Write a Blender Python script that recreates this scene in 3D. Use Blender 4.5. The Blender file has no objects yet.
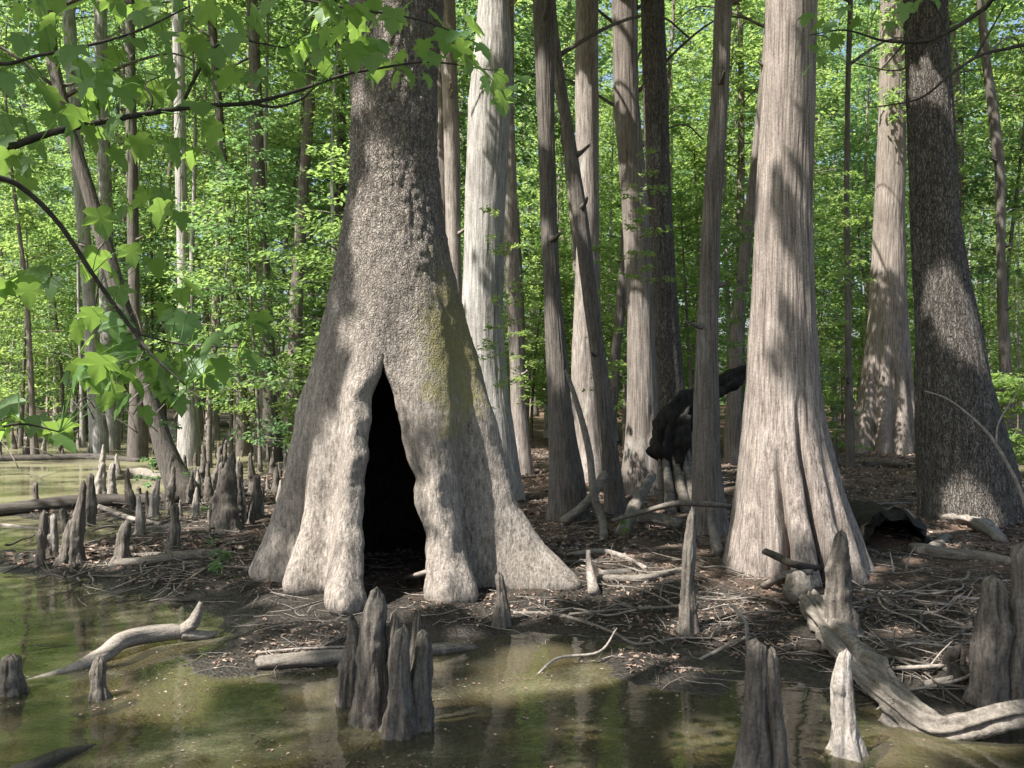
import bpy, math, random
import numpy as np
from mathutils import Vector

scn = bpy.context.scene
COL = scn.collection
R = math.radians
rng = np.random.default_rng(7)
random.seed(7)
F, CX, CY, HC = 887.0, 512.0, 384.0, 1.7          # focal length in pixels, picture centre, eye height

# ------------------------------------------------------------------ noise
_T = np.random.default_rng(3).random((64, 64, 64))
def vnoise(x, y, z):
    x, y, z = np.broadcast_arrays(np.asarray(x, float), np.asarray(y, float), np.asarray(z, float))
    ix, iy, iz = np.floor(x).astype(int), np.floor(y).astype(int), np.floor(z).astype(int)
    fx, fy, fz = x - ix, y - iy, z - iz
    fx, fy, fz = [t * t * t * (t * (t * 6 - 15) + 10) for t in (fx, fy, fz)]
    def g(a, b, c): return _T[(ix + a) & 63, (iy + b) & 63, (iz + c) & 63]
    x00 = g(0, 0, 0) * (1 - fx) + g(1, 0, 0) * fx; x10 = g(0, 1, 0) * (1 - fx) + g(1, 1, 0) * fx
    x01 = g(0, 0, 1) * (1 - fx) + g(1, 0, 1) * fx; x11 = g(0, 1, 1) * (1 - fx) + g(1, 1, 1) * fx
    return ((x00 * (1 - fy) + x10 * fy) * (1 - fz) + (x01 * (1 - fy) + x11 * fy) * fz) * 2 - 1
def fbm(x, y, z, o=4):
    a, s, t = 1.0, 0.0, 0.0
    for i in range(o):
        s = s + a * vnoise(x * 2 ** i + 17.3 * i, y * 2 ** i + 5.1 * i, z * 2 ** i + 9.7 * i); t += a; a *= .5
    return s / t
def sstep(a, b, x):
    t = np.clip((np.asarray(x, float) - a) / (b - a), 0, 1); return t * t * (3 - 2 * t)

# ------------------------------------------------------------------ picture <-> place
def P(px, py, Y): return np.array([(px - CX) / F * Y, Y, HC - (py - CY) / F * Y])
def G0(px, py):
    Y = F * HC / (py - CY); return np.array([(px - CX) / F * Y, Y, 0.0])

SHORE = [(-200, 560), (0, 572), (120, 585), (200, 612), (250, 648), (300, 662), (400, 654), (480, 642), (560, 638),
         (640, 646), (700, 656), (740, 668), (790, 680), (830, 690), (960, 712), (1100, 712)]
_sx = np.array([G0(*p)[0] for p in SHORE]); _sy = np.array([G0(*p)[1] for p in SHORE])
POOLS = [(-9.2, 17.0, 4.6, 6.5, .30), (-5.6, 10.0, 1.5, 1.1, .18), (-13, 30, 7, 7, .3), (-4.2, 11.6, 1.0, .7, .10)]
SHOALS = [(375, 728, .42, .05), (520, 715, .3, .07), (640, 668, .35, .06), (230, 668, .4, .05), (30, 650, .6, .06), (960, 690, .5, .08),
          (700, 690, .3, .05)]
_sh = [(*G0(a, b)[:2], r, h) for a, b, r, h in SHOALS]
def terrain(x, y):
    x = np.asarray(x, float); y = np.asarray(y, float)
    wob = .22 * fbm(x * 1.3, y * 1.3, 1.5, 3)
    d = y + wob - np.interp(x, _sx, _sy)
    h = np.where(d > 0, .13 * (1 - np.exp(-d * 1.1)), -.095 * (1 - np.exp(d * .9)))
    for cx, cy, rx, ry, dep in POOLS:
        h = h - dep * np.exp(-(((x - cx) / rx) ** 2 + ((y - cy) / ry) ** 2) ** 1.4)
    for cx, cy, r, a in _sh:
        h = h + a * np.exp(-(((x - cx) / r) ** 2 + ((y - cy) / r) ** 2))
    rel = sstep(-.1, .08, h)
    near = 1 - sstep(14, 40, np.hypot(x, y))
    h = h + rel * near * (.035 * fbm(x * 1.7, y * 1.7, 4.2, 3) + .024 * fbm(x * 7, y * 7, 8.3, 3)) + (1 - rel) * (.035 * fbm(x * 1.9, y * 2.6, 6.2, 3) + .03 * fbm(x * 7, y * 9, 2.2, 3))
    h = h + .25 * sstep(20, 40, y) * sstep(-8, 0, x + .1 * y) + .1 * fbm(x * .12, y * .12, 2.2, 2) * sstep(14, 30, np.hypot(x, y))
    return h
def T1(x, y): return float(terrain(x, y))
def G(px, py, dz=0.0):
    Y = F * HC / (py - CY)
    for _ in range(6):
        z = max(T1((px - CX) / F * Y, Y), 0.0); Y = F * (HC - z) / (py - CY)
    return np.array([(px - CX) / F * Y, Y, max(T1((px - CX) / F * Y, Y), -.02) + dz])

# ------------------------------------------------------------------ objects
def mesh_np(name, v, faces, mat, smooth=True):
    """faces: (n,4) or (n,3) int array, or list of lists"""
    me = bpy.data.meshes.new(name)
    v = np.asarray(v, np.float32)
    if isinstance(faces, np.ndarray):
        n, k = faces.shape
        me.vertices.add(len(v)); me.vertices.foreach_set('co', v.ravel())
        me.loops.add(n * k); me.loops.foreach_set('vertex_index', faces.astype(np.int32).ravel())
        me.polygons.add(n); me.polygons.foreach_set('loop_start', np.arange(0, n * k, k, dtype=np.int32))
        me.update(calc_edges=True)
    else:
        me.from_pydata([tuple(map(float, p)) for p in v], [], faces)
    me.polygons.foreach_set('use_smooth', np.full(len(me.polygons), smooth))
    if mat: me.materials.append(mat)
    me.update(); return me
def link(name, me, parent=None, loc=None, rz=0, sc=1):
    o = bpy.data.objects.new(name, me); COL.objects.link(o)
    if parent: o.parent = parent
    if loc is not None: o.location = [float(c) for c in loc]
    o.rotation_euler = (0, 0, rz); o.scale = (sc, sc, sc)
    return o
def tag(o, label, cat, group=None, kind=None):
    if label: o['label'] = label
    if cat: o['category'] = cat
    if group: o['group'] = group
    if kind: o['kind'] = kind
    return o
def thing(name, label, cat, loc, group=None, rz=0, sc=1):
    o = link(name, None, None, loc, rz, sc); o.empty_display_size = .2
    return tag(o, label, cat, group)
def struct(name, me):
    o = link(name, me); o['kind'] = 'structure'; return o

class MB:                                            # collects grids and polygons into one mesh
    def __init__(s): s.v = []; s.f = []; s.n = 0
    def add(s, v, f):
        v = np.asarray(v, float); s.v.append(v); s.f += [[int(i) + s.n for i in q] for q in f]; s.n += len(v)
    def grid(s, g, closed=True, cap=True):
        g = np.asarray(g); m, k, _ = g.shape; f = []
        for i in range(m - 1):
            a = i * k
            for j in range(k if closed else k - 1):
                j2 = (j + 1) % k
                f.append((a + j, a + j2, a + k + j2, a + k + j))
        if cap: f.append(list(range(k))[::-1]); f.append([(m - 1) * k + j for j in range(k)])
        s.add(g.reshape(-1, 3), f)
    def tube(s, pts, rad, seg=8, rough=0.0, sub=1, seed=0, flat=1.0, freq=6.0):
        s.grid(tube_grid(pts, rad, seg, rough, sub, seed, flat, freq))
    def build(s, name, mat, smooth=True): return mesh_np(name, np.concatenate(s.v), s.f, mat, smooth)

def smooth_path(pts, rad, sub):
    pts = np.asarray(pts, float); rad = np.asarray(rad, float)
    if sub <= 1: return pts, rad
    n = len(pts); out = []; ro = []
    pp = np.vstack([2 * pts[0] - pts[1], pts, 2 * pts[-1] - pts[-2]])
    for i in range(n - 1):
        p0, p1, p2, p3 = pp[i:i + 4]
        for t in np.arange(sub) / sub:
            out.append(.5 * (2 * p1 + (p2 - p0) * t + (2 * p0 - 5 * p1 + 4 * p2 - p3) * t ** 2 + (3 * p1 - p0 - 3 * p2 + p3) * t ** 3))
            ro.append(rad[i] * (1 - t) + rad[i + 1] * t)
    out.append(pts[-1]); ro.append(rad[-1])
    return np.array(out), np.array(ro)
def tube_grid(pts, rad, seg=8, rough=0.0, sub=1, seed=0, flat=1.0, freq=6.0):
    if np.isscalar(rad): rad = [rad] * len(pts)
    pts, rad = smooth_path(pts, rad, sub)
    arc = np.concatenate([[0], np.cumsum(np.linalg.norm(np.diff(pts, axis=0), axis=1))])
    d = np.gradient(pts, axis=0); d /= np.linalg.norm(d, axis=1)[:, None] + 1e-9
    up = np.array([0, 0, 1.0]) if abs(d[0][2]) < .9 else np.array([0, 1.0, 0])
    rows = []; a = np.arange(seg) / seg * 2 * np.pi
    u = np.cross(d[0], up); u /= np.linalg.norm(u)
    for i in range(len(pts)):
        u = u - d[i] * np.dot(u, d[i]); u /= np.linalg.norm(u); w = np.cross(d[i], u)
        rr = rad[i]
        q = pts[i] + rr * (np.cos(a)[:, None] * u + flat * np.sin(a)[:, None] * w)
        if rough:
            nz = fbm(q[:, 0] * freq + seed * 3.1, q[:, 1] * freq, q[:, 2] * freq, 3) * rough * .7
            nz = nz + fbm(np.cos(a) * 1.9 + seed * 2.3, np.sin(a) * 1.9, arc[i] * 1.3 + seed, 3) * rough * .9
            nz = nz + fbm(np.cos(a) * 5 + seed * 1.3, np.sin(a) * 5, arc[i] * 2.0, 2) * rough * .45
            if i == 0 or i == len(pts) - 1: q = q + d[i] * (rr * .8 * min(1, rough * 3) * fbm(np.cos(a) * 3, np.sin(a) * 3, seed * 1.7, 2))[:, None]
            q = q + rr * nz[:, None] * (np.cos(a)[:, None] * u + np.sin(a)[:, None] * w)
        rows.append(q)
    return np.array(rows)

# ------------------------------------------------------------------ materials
def newmat(name):
    m = bpy.data.materials.new(name); m.use_nodes = True; nt = m.node_tree; nt.nodes.clear()
    out = nt.nodes.new('ShaderNodeOutputMaterial'); return m, nt, out
class NT:
    def __init__(s, nt): s.nt = nt
    def n(s, t, ins=None, **kw):
        nd = s.nt.nodes.new(t)
        for k, v in kw.items(): setattr(nd, k, v)
        for k, v in (ins or {}).items():
            if isinstance(v, bpy.types.NodeSocket): s.nt.links.new(v, nd.inputs[k])
            else: nd.inputs[k].default_value = v
        return nd
    def ramp(s, fac, stops):
        nd = s.nt.nodes.new('ShaderNodeValToRGB'); s.nt.links.new(fac, nd.inputs[0])
        e = nd.color_ramp.elements
        while len(e) < len(stops): e.new(.5)
        for el, (p, c) in zip(e, stops):
            el.position = p; el.color = (*c, 1) if len(c) == 3 else c
        return nd.outputs[0]
    def mix(s, fac, a, b, mode='MIX'):
        nd = s.nt.nodes.new('ShaderNodeMix'); nd.data_type = 'RGBA'; nd.blend_type = mode
        for i, v in ((0, fac), (6, a), (7, b)):
            if isinstance(v, bpy.types.NodeSocket): s.nt.links.new(v, nd.inputs[i])
            else: nd.inputs[i].default_value = v if i == 0 else (*v, 1)
        return nd.outputs[2]
    def math(s, op, a, b=0.0, clamp=False):
        nd = s.nt.nodes.new('ShaderNodeMath'); nd.operation = op; nd.use_clamp = clamp
        for i, v in ((0, a), (1, b)):
            if isinstance(v, bpy.types.NodeSocket): s.nt.links.new(v, nd.inputs[i])
            else: nd.inputs[i].default_value = v
        return nd.outputs[0]
    def coords(s, scale, rand=True):
        tc = s.n('ShaderNodeTexCoord').outputs['Object']
        if rand:
            oi = s.n('ShaderNodeObjectInfo').outputs['Random']
            off = s.math('MULTIPLY', oi, 37.0)
            tc = s.n('ShaderNodeVectorMath', {0: tc, 1: off}, operation='ADD').outputs[0]
        return s.n('ShaderNodeMapping', {'Vector': tc, 'Scale': scale}).outputs[0], tc

def bark(name, dark, light, fib=26, stretch=.07, bump=.5, dist=.02, plates=None, moss=None, patch=(.62, .6, .56), patch_amt=.25, rough=.9, axis='z', pw=.16, pk=.85):
    m, nt, out = newmat(name); s = NT(nt)
    fv, tc = s.coords((fib, fib, fib * stretch) if axis == 'z' else (fib * stretch, fib, fib))
    n1 = s.n('ShaderNodeTexNoise', {'Vector': fv, 'Scale': 1.0, 'Detail': 7.0, 'Roughness': .62, 'Distortion': .3}).outputs[0]
    n2 = s.n('ShaderNodeTexNoise', {'Vector': tc, 'Scale': 1.6, 'Detail': 5.0, 'Roughness': .6}).outputs[0]
    n3 = s.n('ShaderNodeTexNoise', {'Vector': tc, 'Scale': 60.0, 'Detail': 3.0, 'Roughness': .7}).outputs[0]
    mid = tuple((a + b) / 2 for a, b in zip(dark, light))
    col = s.ramp(n1, [(.3, dark), (.48, mid), (.68, light)])
    col = s.mix(s.ramp(n2, [(.35, (0, 0, 0)), (.7, (1, 1, 1))]), s.mix(.45, col, dark), col)
    sp = s.ramp(n3, [(.35, (.62, .62, .62)), (.6, (1.12, 1.12, 1.1))])
    col = s.mix(.8, col, sp, 'MULTIPLY')
    h = s.math('ADD', s.math('MULTIPLY', n1, 1.0), s.math('MULTIPLY', n3, .25))
    if patch_amt:
        n4 = s.n('ShaderNodeTexNoise', {'Vector': s.n('ShaderNodeMapping', {'Vector': tc, 'Scale': (3, 3, 1.1)}).outputs[0], 'Scale': 1.5, 'Detail': 6.0, 'Roughness': .65}).outputs[0]
        k = s.ramp(n4, [(.58, (0, 0, 0)), (.68, (patch_amt,) * 3)])
        col = s.mix(k, col, patch)
    if plates:
        ps, pst, z0, z1 = plates
        dv = s.n('ShaderNodeTexNoise', {'Vector': tc, 'Scale': 14.0, 'Detail': 4.0}).outputs[1]
        wv = s.n('ShaderNodeVectorMath', {0: tc, 1: s.n('ShaderNodeVectorMath', {0: dv, 'Scale': .085}, operation='SCALE').outputs[0]}, operation='ADD').outputs[0]
        pv = s.n('ShaderNodeMapping', {'Vector': wv, 'Scale': (ps, ps, ps * pst)}).outputs[0]
        vo = s.n('ShaderNodeTexVoronoi', {'Vector': pv, 'Scale': 1.0}, feature='DISTANCE_TO_EDGE').outputs[0]
        z = s.n('ShaderNodeSeparateXYZ', {0: s.n('ShaderNodeTexCoord').outputs['Object']}).outputs[2]
        zm = s.n('ShaderNodeMapRange', {0: s.math('ADD', z, s.math('MULTIPLY', n2, .8)), 1: z0, 2: z1, 3: 0.0, 4: 1.0}).outputs[0]
        crack = s.ramp(vo, [(.0, (1, 1, 1)), (pw, (0, 0, 0))])
        ck = s.math('MULTIPLY', crack, zm)
        col = s.mix(s.math('MULTIPLY', ck, pk), col, tuple(c * .25 for c in dark))
        h = s.math('SUBTRACT', h, s.math('MULTIPLY', ck, 1.5))
    if moss:
        mcol, centre, rad = moss
        d = s.n('ShaderNodeVectorMath', {0: s.n('ShaderNodeTexCoord').outputs['Object'], 1: centre}, operation='SUBTRACT').outputs[0]
        d = s.n('ShaderNodeVectorMath', {0: d, 1: rad}, operation='DIVIDE').outputs[0]
        L = s.n('ShaderNodeVectorMath', {0: d}, operation='LENGTH').outputs[1]
        q = s.math('ADD', s.math('SUBTRACT', 1.25, L), s.math('MULTIPLY', s.math('SUBTRACT', s.n('ShaderNodeTexNoise', {'Vector': tc, 'Scale': 7.0, 'Detail': 6.0, 'Roughness': .7}).outputs[0], .5), 2.6))
        k = s.ramp(q, [(.1, (0, 0, 0)), (.75, (.8, .8, .8))])
        col = s.mix(k, col, mcol)
    bs = s.n('ShaderNodeBump', {'Strength': bump, 'Distance': dist, 'Height': h}).outputs[0]
    b = s.n('ShaderNodeBsdfPrincipled', {'Base Color': col, 'Roughness': rough, 'Normal': bs, 'Specular IOR Level': .25})
    nt.links.new(b.outputs[0], out.inputs[0]); return m

def leafmat(name, c1, c2, trans, tw=.45, vary=.6, gloss=.05, nscale=.4):
    m, nt, out = newmat(name); s = NT(nt)
    geo = s.n('ShaderNodeNewGeometry')
    n = s.n('ShaderNodeTexNoise', {'Vector': geo.outputs['Position'], 'Scale': nscale, 'Detail': 3.0}).outputs[0]
    wn = s.n('ShaderNodeTexNoise', {'Vector': geo.outputs['Position'], 'Scale': 14.0, 'Detail': 1.0}).outputs[0]
    oi = s.n('ShaderNodeObjectInfo').outputs['Random']
    f = s.math('ADD', s.math('MULTIPLY', oi, vary), s.math('ADD', s.math('MULTIPLY', n, .8), s.math('MULTIPLY', wn, .5)))
    f = s.math('SUBTRACT', f, .15 + vary * .5)
    k = s.ramp(f, [(.25, (0, 0, 0)), (.75, (1, 1, 1))])
    col = s.mix(k, c1, c2)
    tcol = s.mix(.75, col, trans)
    d = s.n('ShaderNodeBsdfDiffuse', {'Color': col})
    t = s.n('ShaderNodeBsdfTranslucent', {'Color': tcol})
    mx = s.n('ShaderNodeMixShader', {0: tw, 1: d.outputs[0], 2: t.outputs[0]})
    g = s.n('ShaderNodeBsdfGlossy', {'Color': (.9, .95, 1, 1), 'Roughness': .5})
    mx2 = s.n('ShaderNodeMixShader', {0: gloss, 1: mx.outputs[0], 2: g.outputs[0]})
    nt.links.new(mx2.outputs[0], out.inputs[0]); return m

M = {}
M['hollow'] = bark('bark_hollow_tree', (.105, .09, .078), (.47, .415, .365), fib=40, stretch=.3, bump=.75, dist=.02, plates=(52, .45, 1.7, 3.6), pw=.22, pk=.55,
                   moss=((.21, .19, .075), (.55, -.47, 1.95), (.30, .6, .85)), patch=(.4, .37, .33), patch_amt=.3)
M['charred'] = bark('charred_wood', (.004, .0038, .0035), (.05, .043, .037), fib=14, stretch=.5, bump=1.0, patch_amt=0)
M['cypress'] = bark('bark_cypress', (.08, .066, .057), (.46, .395, .352), fib=55, stretch=.03, bump=.7, dist=.02, patch=(.45, .42, .38), patch_amt=.2)
M['cypress2'] = bark('bark_cypress_grey', (.065, .055, .048), (.34, .295, .262), fib=50, stretch=.035, bump=.7, dist=.02, patch=(.5, .5, .47), patch_amt=.3)
M['darkbark'] = bark('bark_dark', (.055, .048, .042), (.23, .203, .178), fib=45, stretch=.09, bump=.7, dist=.02, patch=(.3, .29, .26), patch_amt=.25)
M['rough'] = bark('bark_rough', (.075, .067, .06), (.28, .25, .222), fib=34, stretch=.09, bump=.8, dist=.025, plates=(46, .16, -2, -1), pk=.6, patch=(.35, .34, .32), patch_amt=.3)
M['white'] = bark('bark_whitish', (.16, .148, .136), (.60, .575, .545), fib=40, stretch=.07, bump=.7, dist=.02, patch=(.13, .115, .1), patch_amt=.75)
M['pale'] = bark('bark_pale', (.12, .103, .09), (.46, .405, .365), fib=40, stretch=.09, bump=.6, patch=(.55, .54, .5), patch_amt=.4)
M['knee'] = bark('knee_wood', (.05, .042, .036), (.26, .228, .195), fib=44, stretch=.1, bump=1.0, dist=.016, patch=(.3, .29, .25), patch_amt=.25)
M['kneepale'] = bark('knee_wood_bleached', (.15, .13, .115), (.46, .42, .38), fib=40, stretch=.12, bump=.8, dist=.015, patch=(.16, .14, .12), patch_amt=.5)
M['log'] = bark('log_weathered', (.075, .065, .055), (.28, .25, .215), fib=30, axis='x', stretch=.07, bump=.7, dist=.015, patch=(.48, .45, .41), patch_amt=.4)
M['logdark'] = bark('log_wet_dark', (.03, .026, .022), (.11, .095, .082), fib=30, axis='x', stretch=.07, bump=.7, patch_amt=.2, patch=(.2, .18, .15), rough=.65)
M['logpale'] = bark('log_bleached', (.13, .112, .097), (.40, .36, .315), fib=30, axis='x', stretch=.07, bump=.6, patch_amt=.3, patch=(.2, .17, .15))
M['twig'] = bark('twig_bark', (.09, .078, .066), (.27, .24, .21), fib=20, stretch=1.0, bump=.3, patch_amt=0)
M['twigmid'] = bark('twig_bark_wet', (.05, .042, .036), (.16, .14, .12), fib=20, stretch=1.0, bump=.3, patch_amt=0)
M['twigdark'] = bark('twig_bark_dark', (.025, .022, .018), (.08, .068, .055), fib=20, stretch=1.0, bump=.3, patch_amt=0)
M['twigpale'] = bark('twig_bark_pale', (.15, .13, .115), (.38, .34, .3), fib=20, stretch=1.0, bump=.3, patch_amt=0)
M['leaf'] = leafmat('leaf_wood', (.062, .122, .042), (.12, .195, .06), (.50, .72, .20), tw=.5, gloss=.02)
M['leafbright'] = leafmat('leaf_young', (.085, .155, .042), (.15, .225, .06), (.60, .80, .22), tw=.5, gloss=.02)
M['leafdeep'] = leafmat('leaf_deep', (.05, .11, .046), (.085, .155, .066), (.36, .60, .20), tw=.45, gloss=.025)
M['maple'] = leafmat('leaf_maple', (.08, .165, .055), (.13, .22, .055), (.40, .62, .11), tw=.5, vary=.2, gloss=.025, nscale=4)

def ground_mat():
    m, nt, out = newmat('swamp_ground'); s = NT(nt)
    pos = s.n('ShaderNodeNewGeometry').outputs['Position']
    z = s.n('ShaderNodeSeparateXYZ', {0: pos}).outputs[2]
    a = s.n('ShaderNodeTexNoise', {'Vector': pos, 'Scale': 1.4, 'Detail': 6.0, 'Roughness': .62}).outputs[0]
    b = s.n('ShaderNodeTexNoise', {'Vector': pos, 'Scale': 26.0, 'Detail': 6.0, 'Roughness': .7}).outputs[0]
    c = s.n('ShaderNodeTexVoronoi', {'Vector': pos, 'Scale': 42.0, 'Randomness': 1.0})
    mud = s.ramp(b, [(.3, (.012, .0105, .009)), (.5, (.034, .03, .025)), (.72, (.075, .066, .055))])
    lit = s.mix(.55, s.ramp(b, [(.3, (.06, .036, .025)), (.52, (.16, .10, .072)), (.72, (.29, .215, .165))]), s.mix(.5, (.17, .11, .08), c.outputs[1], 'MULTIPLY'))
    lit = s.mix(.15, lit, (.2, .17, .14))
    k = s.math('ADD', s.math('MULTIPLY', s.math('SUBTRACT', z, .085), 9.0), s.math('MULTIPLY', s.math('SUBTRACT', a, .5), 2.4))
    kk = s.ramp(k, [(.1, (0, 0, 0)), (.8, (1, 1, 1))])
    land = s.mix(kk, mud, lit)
    bed = s.mix(s.ramp(a, [(.38, (0, 0, 0)), (.62, (1, 1, 1))]), s.mix(b, (.10, .094, .052), (.25, .225, .135)), s.mix(b, (.09, .07, .045), (.22, .175, .115)))
    uw = s.n('ShaderNodeMapRange', {0: z, 1: -.012, 2: .004, 3: 1.0, 4: 0.0}).outputs[0]
    col = s.mix(uw, land, bed)
    ro = s.n('ShaderNodeMapRange', {0: z, 1: .0, 2: .09, 3: .35, 4: .95}).outputs[0]
    h = s.math('ADD', b, s.math('MULTIPLY', c.outputs[0], .7))
    bp = s.n('ShaderNodeBump', {'Strength': .8, 'Distance': .03, 'Height': h}).outputs[0]
    p = s.n('ShaderNodeBsdfPrincipled', {'Base Color': col, 'Roughness': ro, 'Normal': bp, 'Specular IOR Level': .2})
    nt.links.new(p.outputs[0], out.inputs[0]); return m
M['ground'] = ground_mat()

def water_mat():
    m, nt, out = newmat('swamp_water'); s = NT(nt)
    pos = s.n('ShaderNodeNewGeometry').outputs['Position']
    r1 = s.n('ShaderNodeTexNoise', {'Vector': s.n('ShaderNodeMapping', {'Vector': pos, 'Scale': (3.5, 6, 1)}).outputs[0], 'Scale': 1.0, 'Detail': 3.0}).outputs[0]
    bp = s.n('ShaderNodeBump', {'Strength': .06, 'Distance': .05, 'Height': r1}).outputs[0]
    fr = s.n('ShaderNodeFresnel', {'IOR': 1.33, 'Normal': bp}).outputs[0]
    tr = s.n('ShaderNodeBsdfTransparent', {'Color': (.72, .70, .55, 1)})
    scat = s.n('ShaderNodeBsdfDiffuse', {'Color': (.12, .112, .075, 1)})
    body = s.n('ShaderNodeMixShader', {0: .3, 1: tr.outputs[0], 2: scat.outputs[0]})
    gl = s.n('ShaderNodeBsdfGlossy', {'Color': (1, 1, 1, 1), 'Roughness': .035, 'Normal': bp})
    w = s.n('ShaderNodeMixShader', {0: fr, 1: body.outputs[0], 2: gl.outputs[0]})
    # algae and pollen film drifting on the surface
    v2 = s.n('ShaderNodeMapping', {'Vector': pos, 'Scale': (1.0, 1.7, 1)}).outputs[0]
    f1 = s.n('ShaderNodeTexNoise', {'Vector': v2, 'Scale': .55, 'Detail': 7.0, 'Roughness': .66, 'Distortion': .6}).outputs[0]
    f2 = s.n('ShaderNodeTexNoise', {'Vector': pos, 'Scale': 45.0, 'Detail': 4.0, 'Roughness': .7}).outputs[0]
    xy = s.n('ShaderNodeSeparateXYZ', {0: pos})
    far = s.n('ShaderNodeMapRange', {0: xy.outputs[1], 1: 5.0, 2: 11.0, 3: -.035, 4: .12}).outputs[0]
    k = s.ramp(s.math('ADD', s.math('ADD', f1, far), s.math('MULTIPLY', s.math('SUBTRACT', f2, .5), .35)), [(.5, (0, 0, 0)), (.66, (.72, .72, .72))])
    film = s.n('ShaderNodeBsdfDiffuse', {'Color': s.mix(f2, (.10, .098, .058), (.22, .208, .128))})
    mx = s.n('ShaderNodeMixShader', {0: k, 1: w.outputs[0], 2: film.outputs[0]})
    nt.links.new(mx.outputs[0], out.inputs[0]); return m
M['water'] = water_mat()
def litter_mat():
    m, nt, out = newmat('dead_leaf'); s = NT(nt)
    geo = s.n('ShaderNodeNewGeometry')
    n = s.n('ShaderNodeTexNoise', {'Vector': geo.outputs['Position'], 'Scale': 23.0, 'Detail': 1.0}).outputs[0]
    col = s.ramp(n, [(.3, (.05, .032, .024)), (.45, (.14, .085, .06)), (.56, (.23, .165, .125)), (.7, (.34, .285, .235))])
    d = s.n('ShaderNodeBsdfPrincipled', {'Base Color': col, 'Roughness': .8}); nt.links.new(d.outputs[0], out.inputs[0]); return m
M['litter'] = litter_mat()

# ------------------------------------------------------------------ sun, sky, camera
SUN_AZ = np.array([-.83, -.56]); SUN_EL = R(56)
S = np.array([*(SUN_AZ / np.linalg.norm(SUN_AZ) * math.cos(SUN_EL)), math.sin(SUN_EL)])
sun = bpy.data.lights.new('sun', 'SUN'); sun.energy = 5.0; sun.angle = R(.53); sun.color = (1, .95, .885)
so = bpy.data.objects.new('sun', sun); COL.objects.link(so)
so.rotation_euler = Vector(S).to_track_quat('Z', 'Y').to_euler()
w = bpy.data.worlds.new('World'); scn.world = w; w.use_nodes = True
nt = w.node_tree; bg = nt.nodes['Background']
sky = nt.nodes.new('ShaderNodeTexSky'); sky.sky_type = 'NISHITA'; sky.sun_disc = False
sky.sun_elevation = SUN_EL; sky.sun_rotation = math.atan2(S[0], S[1]) % (2 * math.pi)
sky.dust_density = 4.0; sky.air_density = 1.0; sky.ozone_density = 1.0
nt.links.new(sky.outputs[0], bg.inputs[0]); bg.inputs[1].default_value = .105
cam = bpy.data.cameras.new('camera'); cam.sensor_width = 36; cam.lens = F / 1024 * 36; cam.clip_end = 2000; cam.clip_start = .05
co = bpy.data.objects.new('camera', cam); COL.objects.link(co); co.location = (0, 0, HC); co.rotation_euler = (R(90), 0, 0)
scn.camera = co
scn.view_settings.view_transform = 'Standard'; scn.view_settings.look = 'None'
scn.view_settings.exposure = 1.4; scn.view_settings.gamma = 1
cy = scn.cycles
cy.max_bounces = 7; cy.diffuse_bounces = 4; cy.glossy_bounces = 3; cy.transmission_bounces = 3; cy.transparent_max_bounces = 8
cy.use_denoising = True; cy.caustics_reflective = False; cy.caustics_refractive = False; cy.sample_clamp_indirect = 6

# ------------------------------------------------------------------ ground and water
def axis(dense0, dense1, step, lo, hi, n):
    a = np.arange(dense0, dense1, step)
    l = dense0 - np.geomspace(step, dense0 - lo, n)[::-1]; h = dense1 + np.geomspace(step, hi - dense1, n)
    return np.concatenate([l, a, h])
gx = axis(-7, 7, .045, -500, 500, 70); gy = axis(2.8, 13, .045, -500, 600, 80)
X, Yg = np.meshgrid(gx, gy); Z = terrain(X, Yg)
idx = np.arange(X.size).reshape(X.shape)
gf = np.stack([idx[:-1, :-1], idx[:-1, 1:], idx[1:, 1:], idx[1:, :-1]], -1).reshape(-1, 4)
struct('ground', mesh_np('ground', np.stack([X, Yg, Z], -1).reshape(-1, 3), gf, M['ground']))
wx = np.linspace(-45, 30, 3); wy = np.linspace(-25, 60, 3); WX, WY = np.meshgrid(wx, wy); wi = np.arange(9).reshape(3, 3)
wf = np.stack([wi[:-1, :-1], wi[:-1, 1:], wi[1:, 1:], wi[1:, :-1]], -1).reshape(-1, 4)
struct('water', mesh_np('water', np.stack([WX, WY, WX * 0], -1).reshape(-1, 3), wf, M['water']))

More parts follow.
